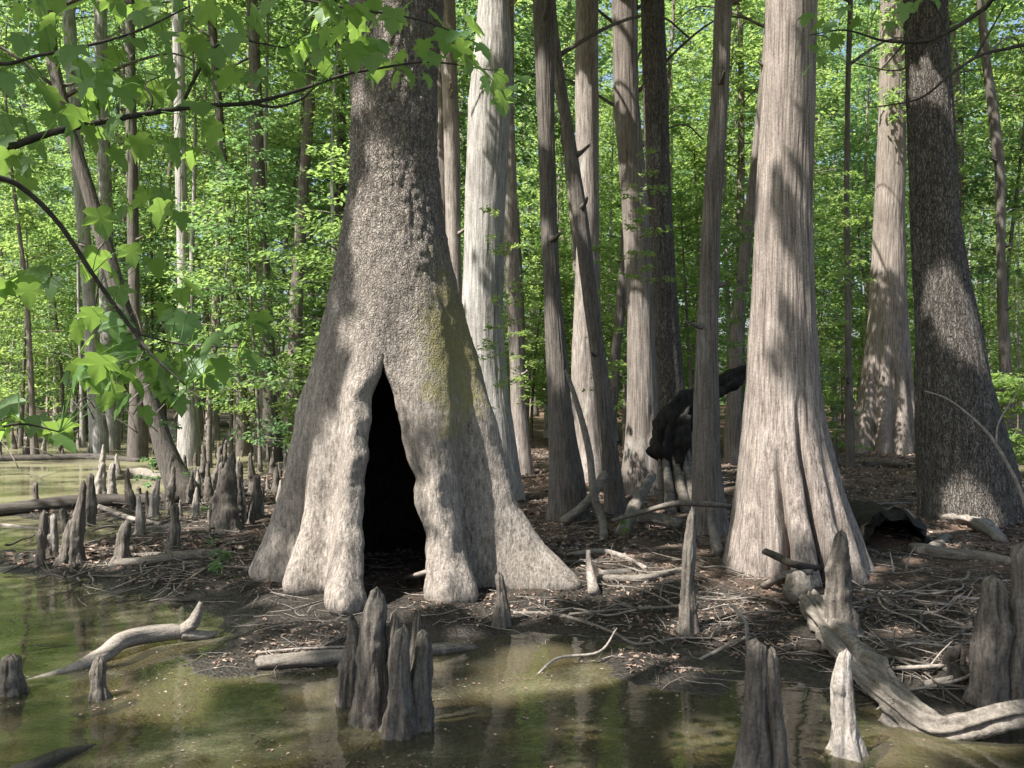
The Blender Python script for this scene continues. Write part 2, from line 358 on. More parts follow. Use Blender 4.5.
# ------------------------------------------------------------------ leaves
def unit(a): return a / (np.linalg.norm(a, axis=-1, keepdims=True) + 1e-9)
def leaf_quads(c, ax, nr, L, W):
    """one folded diamond per leaf"""
    ax = unit(ax); nr = unit(nr - ax * np.sum(nr * ax, 1, keepdims=True)); sd = np.cross(ax, nr)
    L = np.broadcast_to(L, len(c))[:, None]; W = np.broadcast_to(W, len(c))[:, None]
    v = np.stack([c - ax * L * .5, c + sd * W * .5 + nr * W * .12 + ax * L * .05, c + ax * L * .5 - nr * L * .1, c - sd * W * .5 + nr * W * .12 + ax * L * .05], 1)
    f = np.arange(len(c) * 4).reshape(-1, 4)
    return v.reshape(-1, 3), f
def sprays(rg, org, dirs, length, nleaf, width=.35, thick=.05, droop=.12):
    """leafy flat sprays: returns centres, axes, normals"""
    n = len(org)
    t = rg.random((n, nleaf)) ** .75
    lat = rg.normal(0, 1, (n, nleaf)) * width * (.35 + .65 * (1 - t)) * .6
    d = unit(dirs); side = unit(np.cross(d, [0, 0, 1.0]) + 1e-6)
    L = np.broadcast_to(length, n)[:, None, None]
    c = org[:, None] + d[:, None] * L * t[..., None] + side[:, None] * L * lat[..., None]
    c[..., 2] += rg.normal(0, thick, (n, nleaf)) - droop * L[..., 0] * t ** 2
    ax = d[:, None] * .7 + side[:, None] * np.sign(lat)[..., None] * .8 + rg.normal(0, .35, (n, nleaf, 3))
    ax[..., 2] -= .25
    nr = rg.normal(0, .42, (n, nleaf, 3)); nr[..., 2] += 1
    return c.reshape(-1, 3), ax.reshape(-1, 3), nr.reshape(-1, 3)

# ---- shade canopy: unseen crowns of the standing trees, gaps cut to land sun on chosen spots
SHAFTS = []
def shaft(px, py, Y, r): SHAFTS.append((P(px, py, Y), r))
for a in [(405, 195, 7.0, .16), (378, 215, 7.0, .17), (372, 250, 6.95, .16), (400, 275, 6.9, .16), (430, 300, 6.95, .2), (440, 340, 6.9, .22), (456, 380, 6.9, .22), (472, 420, 6.9, .17),
          (360, 330, 6.8, .12), (330, 440, 6.7, .22), (312, 500, 6.7, .26), (335, 470, 6.5, .22), (290, 545, 6.8, .22), (340, 560, 6.2, .18), (345, 400, 6.7, .14),
          (420, 440, 6.5, .15), (455, 520, 6.3, .22), (480, 555, 6.3, .18), (530, 550, 6.9, .2), (405, 40, 7.1, .1),
          (480, 110, 12, .28), (475, 175, 12, .32), (480, 240, 12, .3), (472, 290, 12, .22), (490, 50, 12, .24),
          (785, 20, 7.6, .22), (775, 80, 7.6, .24), (770, 150, 7.6, .2), (795, 180, 7.6, .12), (765, 260, 7.5, .14), (760, 330, 7.5, .16), (752, 400, 7.4, .2), (748, 450, 7.3, .24), (775, 430, 7.3, .2), (745, 510, 7.2, .24),
          (780, 490, 7.2, .18), (815, 470, 7.2, .14), (825, 530, 7.2, .13), (690, 605, 6.0, .16), (730, 565, 6.8, .22), (660, 565, 7.4, .25), (620, 575, 7.0, .2), (710, 590, 6.3, .2),
          (430, 575, 6.6, .13), (125, 560, 8.2, .22), (75, 550, 8.5, .3), (50, 540, 8.6, .25), (160, 632, 5.9, .2), (120, 640, 5.6, .15), (230, 668, 5.3, .22), (160, 690, 4.9, .2), (270, 655, 5.4, .18), (290, 600, 6.3, .16),
          (620, 665, 5.3, .2), (660, 668, 5.2, .18), (500, 690, 5.0, .15), (848, 700, 4.1, .17), (975, 525, 9.8, .3), (935, 545, 9.2, .2), (960, 725, 4.3, .15), (820, 620, 5.8, .14),
          (708, 350, 9.4, .35), (705, 420, 9.4, .25), (712, 120, 9.5, .3), (562, 350, 10.2, .2), (545, 100, 10.2, .25), (560, 470, 12, .5), (595, 440, 14, .6), (585, 330, 14.5, .7), (588, 150, 14.5, .7), (640, 360, 12.5, .4),
          (632, 430, 12.5, .3), (672, 350, 13.6, .5), (660, 130, 13.6, .5), (625, 60, 12.6, .4), (930, 100, 10.2, .2), (945, 290, 10, .22), (890, 115, 20, .8), (888, 400, 19.5, .8), (880, 200, 20, .6),
          (230, 480, 11, .5), (200, 500, 10, .4), (150, 480, 14, .7), (100, 490, 13, .7), (30, 470, 15, .8), (520, 410, 15, .6), (450, 200, 14, .6), (455, 280, 14, .6), (590, 560, 7.6, .18), (540, 655, 5.6, .15)]:
    shaft(*a)
for a in [(110, 80, 2.8, .12), (320, 40, 3.2, .12), (150, 370, 2.7, .14), (20, 420, 2.7, .12), (1010, 400, 14, 1.6), (1010, 360, 15, 1.6), (400, 470, 4.6, .12)]: shaft(*a)
rg = random.Random(31)
for k in range(34): shaft(rg.uniform(300, 480), rg.uniform(100, 580), 6.9, rg.uniform(-.03, .03))
for k in range(22): shaft(rg.uniform(740, 850), rg.uniform(0, 570), 7.3, rg.uniform(-.03, .03))
for k in range(60):
    q = G(rg.uniform(60, 1010), rg.uniform(500, 740)); SHAFTS.append((q, rg.uniform(-.03, .06)))
for k in range(26): shaft(rg.uniform(540, 740), rg.uniform(100, 500), rg.uniform(9, 13), rg.uniform(-.02, .12))
_sc = np.array([c for c, r in SHAFTS]); _sr = np.array([r for c, r in SHAFTS])
def in_shaft(p):
    keep = np.ones(len(p), bool)
    nz = 1 + .35 * fbm(p[:, 0] * 1.1, p[:, 1] * 1.1, p[:, 2] * 1.1, 2)
    for c, r in zip(_sc, _sr):
        d = p - c; t = d @ S; q = np.linalg.norm(d - t[:, None] * S, axis=1)
        keep &= ~((q < (r + .10) * nz) & (t > 0))
    return ~keep
def canopy(cx, cy, rad, z0, z1, ncl, nleaf=46, seed=1, hole=None):
    """clumped leaves of a high crown around (cx, cy)"""
    rg = np.random.default_rng(seed)
    a = rg.random(ncl) * 2 * np.pi; rr = np.sqrt(rg.random(ncl)) * rad
    z = z0 + rg.random(ncl) * (z1 - z0)
    zz = (z - z0) / (z1 - z0); rr = rr * (1 - .45 * zz ** 2)
    c = np.stack([cx + rr * np.cos(a), cy + rr * np.sin(a), z], 1)
    d = np.stack([np.cos(a), np.sin(a), a * 0 - .1], 1) + rg.normal(0, .5, (ncl, 3)) * [1, 1, .3]
    p, ax, nr = sprays(rg, c - unit(d) * .6, d, 1.25 + .5 * rg.random(ncl), nleaf, .7, .12, .1)
    # leaves removed from the aimed sun paths, and wherever the camera would see them
    k = ~in_shaft(p) & ((p[:, 2] > HC + .47 * np.maximum(p[:, 1], 0) + .5) | (p[:, 1] < 0))
    p, ax, nr = p[k], ax[k], nr[k]
    L = .15 + .07 * rg.random(len(p))
    return leaf_quads(p, ax, nr, L, L * .62)

def limbs(mb, base, top_r, n, z0, z1, rad, seed, cxf=None):
    rg = random.Random(seed)
    for i in range(n):
        z = z0 + (z1 - z0) * (i + rg.random()) / n; a = i * 2.4 + rg.random()
        r = rad * rg.uniform(.6, .95)
        p0 = np.array([base[0] if cxf is None else cxf(z), base[1], z]); d = np.array([math.cos(a), math.sin(a), .3])
        mb.tube([p0, p0 + d * r * .4 + [0, 0, .3], p0 + d * r * .75 + [0, 0, .35], p0 + d * r], [top_r, top_r * .7, top_r * .4, .015], 6, sub=3)

# ------------------------------------------------------------------ trunks from their outline
def trunk_rows(rows, Y, top, dz=.05, drift=(0, 0)):
    rows = sorted(rows, key=lambda r: -r[0])
    zs = np.array([HC - (r[0] - CY) / F * Y for r in rows]); cx = np.array([((r[1] + r[2]) / 2 - CX) / F * Y for r in rows]); rr = np.array([(r[2] - r[1]) / 2 / F * Y for r in rows])
    zt = zs[-1]; sl = (cx[-1] - cx[-2]) / (zs[-1] - zs[-2])
    sl = max(-.06, min(.06, sl))
    zs = np.append(zs, [zt + (top - zt) * .5, top]); cx = np.append(cx, [cx[-1] + sl * (top - zt) * .4, cx[-1] + sl * (top - zt) * .6]); rr = np.append(rr, [rr[-1] * .72, rr[-1] * .3])
    z0 = min(zs[0], T1(cx[0], Y)) - .3
    z = np.concatenate([np.arange(z0, zt + .4, dz), np.linspace(zt + .6, top, 14)])
    def sm(v):
        u = np.interp(z, zs, v); k = max(3, int(.3 / dz) | 1); ker = np.hanning(k + 2)[1:-1]; ker /= ker.sum()
        return np.convolve(np.pad(u, k // 2, mode='edge'), ker, 'valid')
    return z, sm(cx), sm(rr)
def trunk_mesh(rows, Y, top, mat, seg=64, dz=.05, grooves=(), lobes=0, lobe_amp=.2, zflare=1.6, seed=0, micro=.006, name='trunk', limb=None, bend=0.0):
    z, cx, r = trunk_rows(rows, Y, top, dz)
    th = np.arange(seg) / seg * 2 * np.pi
    Zm, Th = np.meshgrid(z, th, indexing='ij')
    zb = z[0] + .3
    amp = np.clip((zflare - (Zm - zb)) / zflare, 0, 1) ** 1.2
    rad = np.repeat(r[:, None], seg, 1)
    fac = np.ones_like(rad)
    if lobes:
        w = Th * lobes + seed * 1.7 + .9 * np.sin(Th * 2 + seed) + .25 * fbm(np.cos(Th) * 2 + seed, np.sin(Th) * 2, Zm * .8, 2)
        prof = np.abs(np.sin(w / 2)) ** .55
        fac += amp * lobe_amp * (prof - .72)
    for ga, gd, gw, zt in grooves:
        dth = (Th - R(ga) + np.pi) % (2 * np.pi) - np.pi
        dth = dth + .06 * fbm(Zm * 2.1, ga, seed, 2)
        aa = np.clip((zt - (Zm - zb)) / zt, 0, 1) ** .7
        fac -= gd * aa * np.exp(-(dth / R(gw)) ** 2)
    x, y = np.cos(Th), np.sin(Th)
    nl = fbm(x * 1.3 + seed, y * 1.3, Zm * .9, 3) * .055
    rad = rad * (fac + nl)
    k = 9.0 / max(r.mean(), .08) * .25
    rad += micro * fbm(x * k * 2.6 + seed, y * k * 2.6, Zm * 2.0, 3) * 1.6
    bx = cx[np.argmin(abs(z - zb))]; base = np.array([bx, Y, zb])
    g = np.stack([cx[:, None] + rad * x, Y + rad * y + bend * (Zm - zb), Zm], -1) - base
    mb = MB(); mb.grid(g)
    return mb, base
def make_tree(label, rows, Y, mat, top=13, group=None, crown=None, cat='tree', name='tree', **kw):
    mb, base = trunk_mesh(rows, Y, top, mat, **kw)
    base2 = base.copy(); base2[2] = T1(base[0], base[1])
    t = thing(name, label, cat, base2, group)
    o = link('trunk', mb.build('trunk', M[mat]), t, base - base2)
    _z, _c, _r = trunk_rows(rows, Y, top); lm = MB(); limbs(lm, base, .035, 6, top * .62, top * .97, 2.6, len(label), lambda q: np.interp(q, _z, _c))
    cr = crown or (2.6, top * .62, top * 1.02, 105)
    v, f = canopy(_c[-4], base[1], cr[0], cr[1], cr[2], cr[3], seed=len(label) * 7 + int(Y * 10))
    c = link('crown', mesh_np('crown', v - base2, f, M['leaf'], False), t)
    link('limbs', lm.build('limbs', M[mat]), t, -base2)
    zr, cr_, rr_ = trunk_rows(rows, Y, top); rg = random.Random(int(Y * 100))
    vis = HC + 384 / F * Y
    for i in range(rg.randint(2, 4) if rr_[len(rr_) // 3] < .19 else 0):
        zz = rg.uniform(1.3, vis); a = rg.uniform(-3.3, .2); r0 = np.interp(zz, zr, rr_); L = rg.uniform(.05, .22) + r0 * .25; c0 = np.array([np.interp(zz, zr, cr_), Y, zz])
        d = np.array([math.cos(a), math.sin(a), rg.uniform(-.1, .5)]); mb = MB(); e = rg.uniform(.014, .03)
        mb.tube([c0 + d * r0 * .8 - base2, c0 + d * (r0 * 1.0 + L * .4) - base2, c0 + d * (r0 + L) + [0, 0, .03] - base2], [e * 1.7, e, e * .6], 8, .5, 3, i)
        link('branch_stub', mb.build('branch_stub', M[mat]), t)
    return t

# ================================================================== THE HOLLOW TREE
def hollow_tree():
    Y0 = 7.45; pc = 396; xc = (pc - CX) / F * Y0
    prof = [(590, 240, 592), (570, 248, 566), (540, 262, 535), (500, 276, 513), (450, 288, 500), (400, 301, 487), (350, 316, 474), (300, 329, 461), (250, 340, 449), (200, 347, 441), (150, 351, 437), (100, 352, 436), (50, 351, 438), (0, 350, 443)]
    zs = np.array([HC - (p[0] - CY) / F * Y0 for p in prof]); wl = np.array([(pc - p[1]) / F * Y0 for p in prof]); wr = np.array([(p[2] - pc) / F * Y0 for p in prof])
    zs = np.append(zs, [9, 17]); wl = np.append(wl, [.33, .12]); wr = np.append(wr, [.33, .12])
    z = np.concatenate([np.arange(-.25, 5.1, .024), np.linspace(5.3, 17, 20)])
    def sm(v):
        u = np.interp(z, zs, v); k = 11; ker = np.hanning(k + 2)[1:-1]; ker /= ker.sum(); return np.convolve(np.pad(u, k // 2, mode='edge'), ker, 'valid')
    WL, WR = sm(wl), sm(wr)
    RBt = [(-180, 1.31), (-167, 1.22), (-158, .92), (-152, .72), (-146, 1.0), (-137, 1.08), (-126, .82), (-118, .9), (-110, 1.24), (-102, 1.36), (-96, 1.3), (-91, 1.12), (-80, .9), (-71, 1.0), (-65, 1.18), (-57, 1.26), (-48, 1.24), (-41, .95), (-35, .74),
           (-29, 1.0), (-21, 1.6), (-14, 1.84), (-5, 1.68), (6, 1.3), (20, 1.1), (40, 1.35), (60, 1.1), (90, 1.35), (120, 1.05), (150, 1.35), (180, 1.31)]
    ta = np.array([R(a) for a, _ in RBt]); tb = np.array([b for _, b in RBt])
    def rad(th, Z, wl_, wr_):
        th = (th + np.pi) % (2 * np.pi) - np.pi
        c = np.cos(th); r0 = wl_ * (1 - c) / 2 + wr_ * (1 + c) / 2
        b0 = wl[0] * (1 - c) / 2 + wr[0] * (1 + c) / 2
        rb = (np.interp(th, ta, tb) + np.interp(th - .05, ta, tb) + np.interp(th + .05, ta, tb)) / 3
        b = np.clip(1 - Z / 2.4, 0, 1.05) ** 1.1
        fac = 1 - b + b * rb / b0
        # twin shoulder: the valley that runs down to the opening
        fac = fac - .07 * np.exp(-((th + R(82)) / .35) ** 2) * np.exp(-((Z - 1.9) / .6) ** 2)
        bul = 1 + .05 * np.exp(-((Z - 3.95) / .14) ** 2) * (.6 + .4 * np.sin(th * 3 + 1)) + .06 * np.exp(-((Z - 1.45) / .22) ** 2 - ((th + R(25)) / .3) ** 2)
        toe = .055 * np.exp(-np.clip(Z - .09, -.1, 9) / .05)
        return r0 * fac * bul - toe
    def disp(th, Z, r):
        x, y = np.cos(th), np.sin(th)
        d = .05 * fbm(x * 1.6 + 3, y * 1.6, Z * 1.1, 3) * np.clip(r, .3, 1)
        d = d + .018 * fbm(x * r * 6, y * r * 6, Z * 3.2, 3)
        up = sstep(1.7, 3.0, Z)
        pl = np.abs(fbm(x * r * 16 + 9, y * r * 16, Z * 9, 2))
        d = d + up * .024 * (pl - .25) + .006 * fbm(x * r * 38, y * r * 38, Z * 24, 2)
        return d
    hole = np.array([(352, 383, 383.5), (366, 378, 388), (385, 372, 395), (405, 367, 400), (425, 362, 405), (450, 358, 411), (475, 355, 418), (500, 354, 424), (525, 354, 430), (548, 355, 436), (570, 357, 436), (598, 360, 432), (660, 360, 432)])
    N = 280
    outer = np.zeros((len(z), N + 1, 3)); lip = np.zeros((len(z), 2, 5, 3)); inner = np.zeros((len(z), 121, 3)); ang = np.zeros((len(z), N + 1)); gap = np.zeros(len(z))
    tt = np.linspace(R(-160), R(-20), 800)
    for i, zz in enumerate(z):
        r = rad(tt, zz, WL[i], WR[i]); X_ = xc + r * np.cos(tt); Y_ = Y0 + r * np.sin(tt)
        px = CX + X_ / Y_ * F
        yf = Y0 + np.interp(R(-88), tt, r) * -1
        py = CY - (zz - HC) / yf * F
        jg = 7 * float(fbm(zz * 5, 3.3, 1.1, 4)); jg2 = 7 * float(fbm(zz * 5, 8.3, 4.1, 4))
        pyc = max(py, 352)
        xl = np.interp(pyc, hole[:, 0], hole[:, 1]); xr = np.interp(pyc, hole[:, 0], hole[:, 2])
        if py > 358: xl += jg; xr += jg2
        mono = np.maximum.accumulate(px)
        a, b = np.interp(xl, mono, tt), np.interp(xr, mono, tt)
        if py <= 352: a = b = R(-94) if False else (a + b) / 2
        gap[i] = b - a
        # columns finer at the front
        u = np.linspace(0, 1, N + 1); u = u - .12 * np.sin(2 * np.pi * u) / (2 * np.pi) * -3 * .6
        u = (u - u[0]) / (u[-1] - u[0])
        th = b + u * (2 * np.pi - (b - a)); ang[i] = th
        r = rad(th, zz, WL[i], WR[i]); r = r + disp(th, zz, r)
        roll = np.minimum(np.abs(th - b), np.abs(th - a - 2 * np.pi)) * r; r = r + sstep(0, .3, gap[i]) * (.03 * np.exp(-((roll - .09) / .08) ** 2) - .05 * np.exp(-(roll / .035) ** 2))
        outer[i] = np.stack([xc + r * np.cos(th), Y0 + r * np.sin(th), th * 0 + zz], -1)
        for e, j in ((0, 0), (1, N)):
            out_d = np.array([math.cos(th[j]), math.sin(th[j]), 0]); tan = np.array([-math.sin(th[j]), math.cos(th[j]), 0]) * (1 if e == 0 else -1)
            k = sstep(0, .06, gap[i])
            for q, (di, ds) in enumerate(((0, 0), (.02, -.02), (.07, -.022), (.13, .0), (.19, .06))):
                lip[i, e, q] = outer[i, j] - out_d * di * k + tan * ds * k
        ti = b + np.linspace(0, 1, 121) * (2 * np.pi - (b - a)); ri = rad(ti, zz, WL[i], WR[i]) - .15
        ri = np.maximum(ri + .05 * fbm(np.cos(ti) * 3, np.sin(ti) * 3, zz * 2.5, 3), .06)
        inner[i] = np.stack([xc + ri * np.cos(ti), Y0 + ri * np.sin(ti), ti * 0 + zz], -1)
    base = np.array([xc, Y0, T1(xc, Y0)])
    t = thing('hollow_tree', 'massive swollen grey hollow tree with a tall black triangular opening in its buttressed base', 'tree', base)
    mb = MB()
    f = []; n1 = N + 1; n = len(z)
    for i in range(n - 1):
        for j in range(N):
            f.append((i * n1 + j, i * n1 + j + 1, (i + 1) * n1 + j + 1, (i + 1) * n1 + j))
    mb.add(outer.reshape(-1, 3) - base, f)
    for e in (0, 1):
        m_ = [i for i in range(n) if gap[i] > 1e-5 or (i and gap[i - 1] > 1e-5)]
        g = lip[m_, e] - base; q = []; L = len(m_)
        for i in range(L - 1):
            for j in range(4):
                fq = (i * 5 + j, i * 5 + j + 1, (i + 1) * 5 + j + 1, (i + 1) * 5 + j)
                q.append(fq[::-1] if e == 0 else fq)
        mb.add(g.reshape(-1, 3), q)
    import bmesh
    me = mb.build('trunk', M['hollow']); bm = bmesh.new(); bm.from_mesh(me); bmesh.ops.remove_doubles(bm, verts=bm.verts, dist=.0004)
    bmesh.ops.recalc_face_normals(bm, faces=bm.faces)
    bm.to_mesh(me); bm.free(); me.polygons.foreach_set('use_smooth', [True] * len(me.polygons))
    link('trunk', me, t)
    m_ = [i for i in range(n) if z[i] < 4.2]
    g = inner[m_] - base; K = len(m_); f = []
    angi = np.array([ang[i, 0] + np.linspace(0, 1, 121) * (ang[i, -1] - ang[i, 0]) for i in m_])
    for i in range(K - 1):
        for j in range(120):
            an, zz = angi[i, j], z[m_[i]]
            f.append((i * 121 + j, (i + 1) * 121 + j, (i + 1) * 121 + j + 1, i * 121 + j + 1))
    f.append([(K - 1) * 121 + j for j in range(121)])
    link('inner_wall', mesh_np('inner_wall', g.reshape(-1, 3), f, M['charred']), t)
    lm = MB(); limbs(lm, base, .12, 9, 8.5, 15.5, 6.0, 5); link('limbs', lm.build('limbs', M['hollow']), t, -base)
    v, f = canopy(base[0], base[1], 7.5, 8.2, 16.5, 900, 58, seed=11)  # dense crown above the view, spread for shade, thinned along the sun shafts
    link('crown', mesh_np('crown', v - base, f, M['leaf'], False), t)
hollow_tree()

# ================================================================== THE STANDING TRUNKS
make_tree('broad pinkish cypress right of centre, its fluted foot split by two dark vertical slots', [(585, 722, 880), (560, 728, 866), (530, 732, 856), (500, 735, 845), (460, 739, 833), (426, 743, 824), (380, 747, 818), (320, 751, 814), (213, 757, 811), (100, 763, 814), (0, 767, 816)],
          7.55, 'cypress', top=15, seg=200, dz=.03, micro=.008, zflare=2.1, lobes=7, lobe_amp=.12, seed=2, name='cypress_tree', cat='cypress tree',
          grooves=[(-84, .6, 4.2, 1.65), (-116, .5, 3.6, 1.2), (-58, .2, 6, 1.3), (-136, .16, 6, .9), (-40, .16, 6, 1.1), (-20, .2, 7, .9), (20, .2, 7, 1)], crown=(4.2, 9, 15.5, 330))
make_tree('dark rough trunk near the right edge, widening to a broad smooth shaded foot', [(520, 921, 1022), (490, 921, 1015), (460, 920, 1009), (426, 919, 999), (380, 918, 986), (330, 918, 977), (270, 915, 966), (213, 912, 957), (100, 909, 951), (0, 905, 945)],
          10.4, 'rough', top=15, seg=120, dz=.04, micro=.01, seed=3, zflare=1.0, lobes=5, lobe_amp=.08, crown=(3.6, 9.5, 15.5, 130))
make_tree('tall grey fluted trunk behind, standing just left of the dark trunk by the right edge', [(447, 851, 919), (430, 855, 915), (410, 859, 913), (380, 864, 909), (340, 868, 907), (290, 871, 905), (213, 875, 904), (100, 880, 905), (0, 881, 907)],
          20.5, 'cypress', top=18, seg=110, dz=.06, micro=.012, seed=4, zflare=3.6, lobes=8, lobe_amp=.55, name='cypress_tree', cat='cypress tree')
make_tree('whitish sunlit trunk rising just right behind the hollow tree', [(500, 470, 526), (470, 468, 520), (430, 465, 514), (390, 463, 508), (350, 462, 505), (300, 462, 503), (225, 464, 504), (160, 466, 508), (100, 469, 511), (50, 475, 512), (0, 479, 508)],
          12, 'white', top=16, seg=90, dz=.05, micro=.008, seed=5, zflare=1.5, lobes=6, lobe_amp=.1, crown=(3.2, 9.8, 16, 190))
make_tree('dark straight trunk with a flared foot, first clear of the hollow tree on its right', [(524, 545, 592), (500, 548, 587), (470, 549, 583), (440, 549, 577), (400, 548, 571), (350, 546, 566), (290, 544, 560), (225, 541, 557), (100, 537, 554), (0, 533, 554)],
          10.3, 'darkbark', top=13, seg=80, dz=.04, micro=.008, seed=6, zflare=.8, lobes=5, lobe_amp=.1)
make_tree('slim curved trunk sweeping down to the right from the dark straight trunk', [(518, 603, 628), (490, 604, 624), (450, 600, 618), (400, 596, 612), (350, 590, 605), (300, 583, 598), (225, 574, 589), (150, 565, 577), (75, 554, 564), (20, 549, 557)],
          10.9, 'darkbark', top=9, seg=48, dz=.05, micro=.005, seed=7, crown=(1.8, 7, 9.2, 30))
make_tree('pale lit trunk standing behind the slim curved trunk', [(478, 568, 616), (450, 573, 609), (400, 571, 603), (350, 572, 601), (290, 575, 600), (200, 577, 599), (100, 575, 598), (0, 576, 598)],
          14.6, 'pale', top=15, seg=64, dz=.06, micro=.008, seed=8, zflare=1.6, lobes=6, lobe_amp=.22)
make_tree('brown fibrous trunk just left of the charred log, twin to a mottled trunk', [(500, 620, 668), (470, 623, 664), (430, 626, 660), (380, 627, 657), (320, 627, 654), (225, 623, 649), (100, 614, 639), (0, 612, 636)],
          12.7, 'cypress2', top=14, seg=72, dz=.05, micro=.009, seed=9, zflare=1.4, lobes=6, lobe_amp=.16)
make_tree('mottled lichen-spotted trunk directly behind the charred log, right of its brown twin', [(460, 654, 694), (420, 656, 688), (370, 656, 683), (300, 651, 677), (225, 647, 672), (150, 645, 669), (100, 643, 668), (0, 641, 664)],
          13.8, 'rough', top=15, seg=64, dz=.06, micro=.01, seed=10, zflare=1.2, lobes=5, lobe_amp=.1)
make_tree('straight reddish brown trunk standing in front of the charred log', [(548, 686, 734), (530, 690, 729), (500, 692, 724), (450, 693, 720), (400, 694, 719), (350, 696, 718), (290, 699, 719), (225, 702, 720), (100, 711, 728), (0, 715, 732)],
          9.3, 'cypress2', top=13, seg=80, dz=.04, micro=.006, seed=11, zflare=.9, lobes=7, lobe_amp=.14)
make_tree('narrow lit trunk between the whitish trunk and the dark straight trunk', [(472, 512, 534), (450, 513, 531), (400, 511, 525), (350, 509, 522), (300, 506, 520), (225, 503, 518), (100, 502, 514), (0, 503, 514)],
          15.5, 'pale', top=14, seg=40, dz=.08, seed=12, zflare=1, lobes=5, lobe_amp=.15)
make_tree('pale pole trunk touching the right side of the hollow trunk, above its shoulder', [(470, 448, 474), (400, 449, 470), (310, 448, 463), (250, 446, 461), (150, 444, 460), (60, 441, 457), (0, 438, 455)],
          14.2, 'pale', top=15, seg=40, dz=.08, seed=13)
make_tree('thin grey trunk peeping out between the hollow trunk and the pale pole trunk', [(450, 436, 449), (300, 437, 448), (150, 437, 447), (0, 432, 443)], 17, 'cypress2', top=15, seg=32, dz=.1, seed=14)
make_tree('slender grey trunk leaning right beside the left flank of the pinkish cypress', [(430, 724, 742), (400, 727, 741), (330, 731, 743), (250, 740, 751), (150, 752, 762), (60, 762, 770)], 17.5, 'cypress2', top=12, seg=32, dz=.1, seed=15)
make_tree('thin patchy trunk standing between the pinkish cypress and the grey fluted trunk', [(418, 845, 854), (380, 845, 852), (300, 845, 851), (200, 844, 849), (100, 845, 850), (0, 848, 853)], 16.5, 'darkbark', top=12, seg=28, dz=.1, seed=16)
make_tree('crooked dark trunk with forked limbs seen right of the dark rough trunk', [(420, 1002, 1014), (320, 998, 1008), (250, 997, 1005), (170, 995, 1005), (110, 988, 998), (60, 982, 990), (0, 977, 984)], 18, 'darkbark', top=13, seg=32, dz=.1, seed=17)
make_tree('leaning dark trunk on the left, tilting from upper left to lower right', [(488, 166, 200), (470, 160, 186), (440, 152, 172), (400, 143, 159), (350, 128, 144), (300, 113, 129), (240, 96, 111), (180, 79, 92), (130, 64, 75), (60, 46, 58)], 12.5, 'darkbark', top=8.5, seg=48, dz=.06, seed=18, zflare=.7, lobes=4, lobe_amp=.15, crown=(2, 8.2, 10, 30))
make_tree('pale straight trunk left of the leaning dark trunk', [(432, 90, 108), (400, 88, 102), (300, 83, 95), (200, 75, 87), (130, 70, 82), (0, 62, 74)], 22, 'white', top=17, seg=36, dz=.1, seed=19)
make_tree('pale straight trunk passing behind the leaning dark trunk', [(432, 103, 120), (400, 102, 116), (300, 100, 113), (200, 99, 112), (120, 97, 109), (0, 94, 106)], 23, 'white', top=17, seg=36, dz=.1, seed=20)
make_tree('dark upright trunk just right of the leaning dark trunk', [(435, 128, 148), (400, 130, 143), (300, 129, 139), (200, 127, 138), (100, 126, 136), (0, 125, 134)], 20, 'darkbark', top=16, seg=36, dz=.1, seed=21, zflare=1, lobes=5, lobe_amp=.1)
make_tree('grey and white blotched trunk halfway between the leaning dark trunk and the hollow tree', [(440, 178, 200), (400, 180, 194), (300, 178, 190), (200, 176, 187), (0, 172, 183)], 18.5, 'white', top=15, seg=36, dz=.1, seed=22)
make_tree('stout dark mossy trunk left of the hollow tree, with a blackened base', [(438, 254, 282), (420, 258, 278), (380, 260, 277), (300, 258, 272), (225, 254, 267), (100, 250, 262), (0, 247, 258)], 19.5, 'darkbark', top=15, seg=40, dz=.1, seed=23, zflare=1, lobes=5, lobe_amp=.1)
make_tree('grey trunk close against the left flank of the hollow tree', [(440, 282, 306), (400, 286, 302), (300, 290, 303), (200, 297, 308), (100, 305, 315), (0, 312, 321)], 20.5, 'cypress2', top=15, seg=36, dz=.1, seed=24)
make_tree('thin brown trunk leaning left, next to the stout dark mossy trunk', [(436, 236, 250), (380, 236, 246), (300, 230, 239), (225, 224, 232), (100, 214, 222), (0, 206, 214)], 21, 'darkbark', top=14, seg=28, dz=.12, seed=25)
make_tree('slim dark bent trunk between the pale lit trunk and the brown fibrous trunk', [(470, 600, 615), (420, 606, 617), (350, 611, 621), (290, 617, 627), (225, 622, 630), (150, 628, 634)], 16, 'darkbark', top=9, seg=28, dz=.1, seed=26, crown=(1.6, 7.5, 9.2, 25))

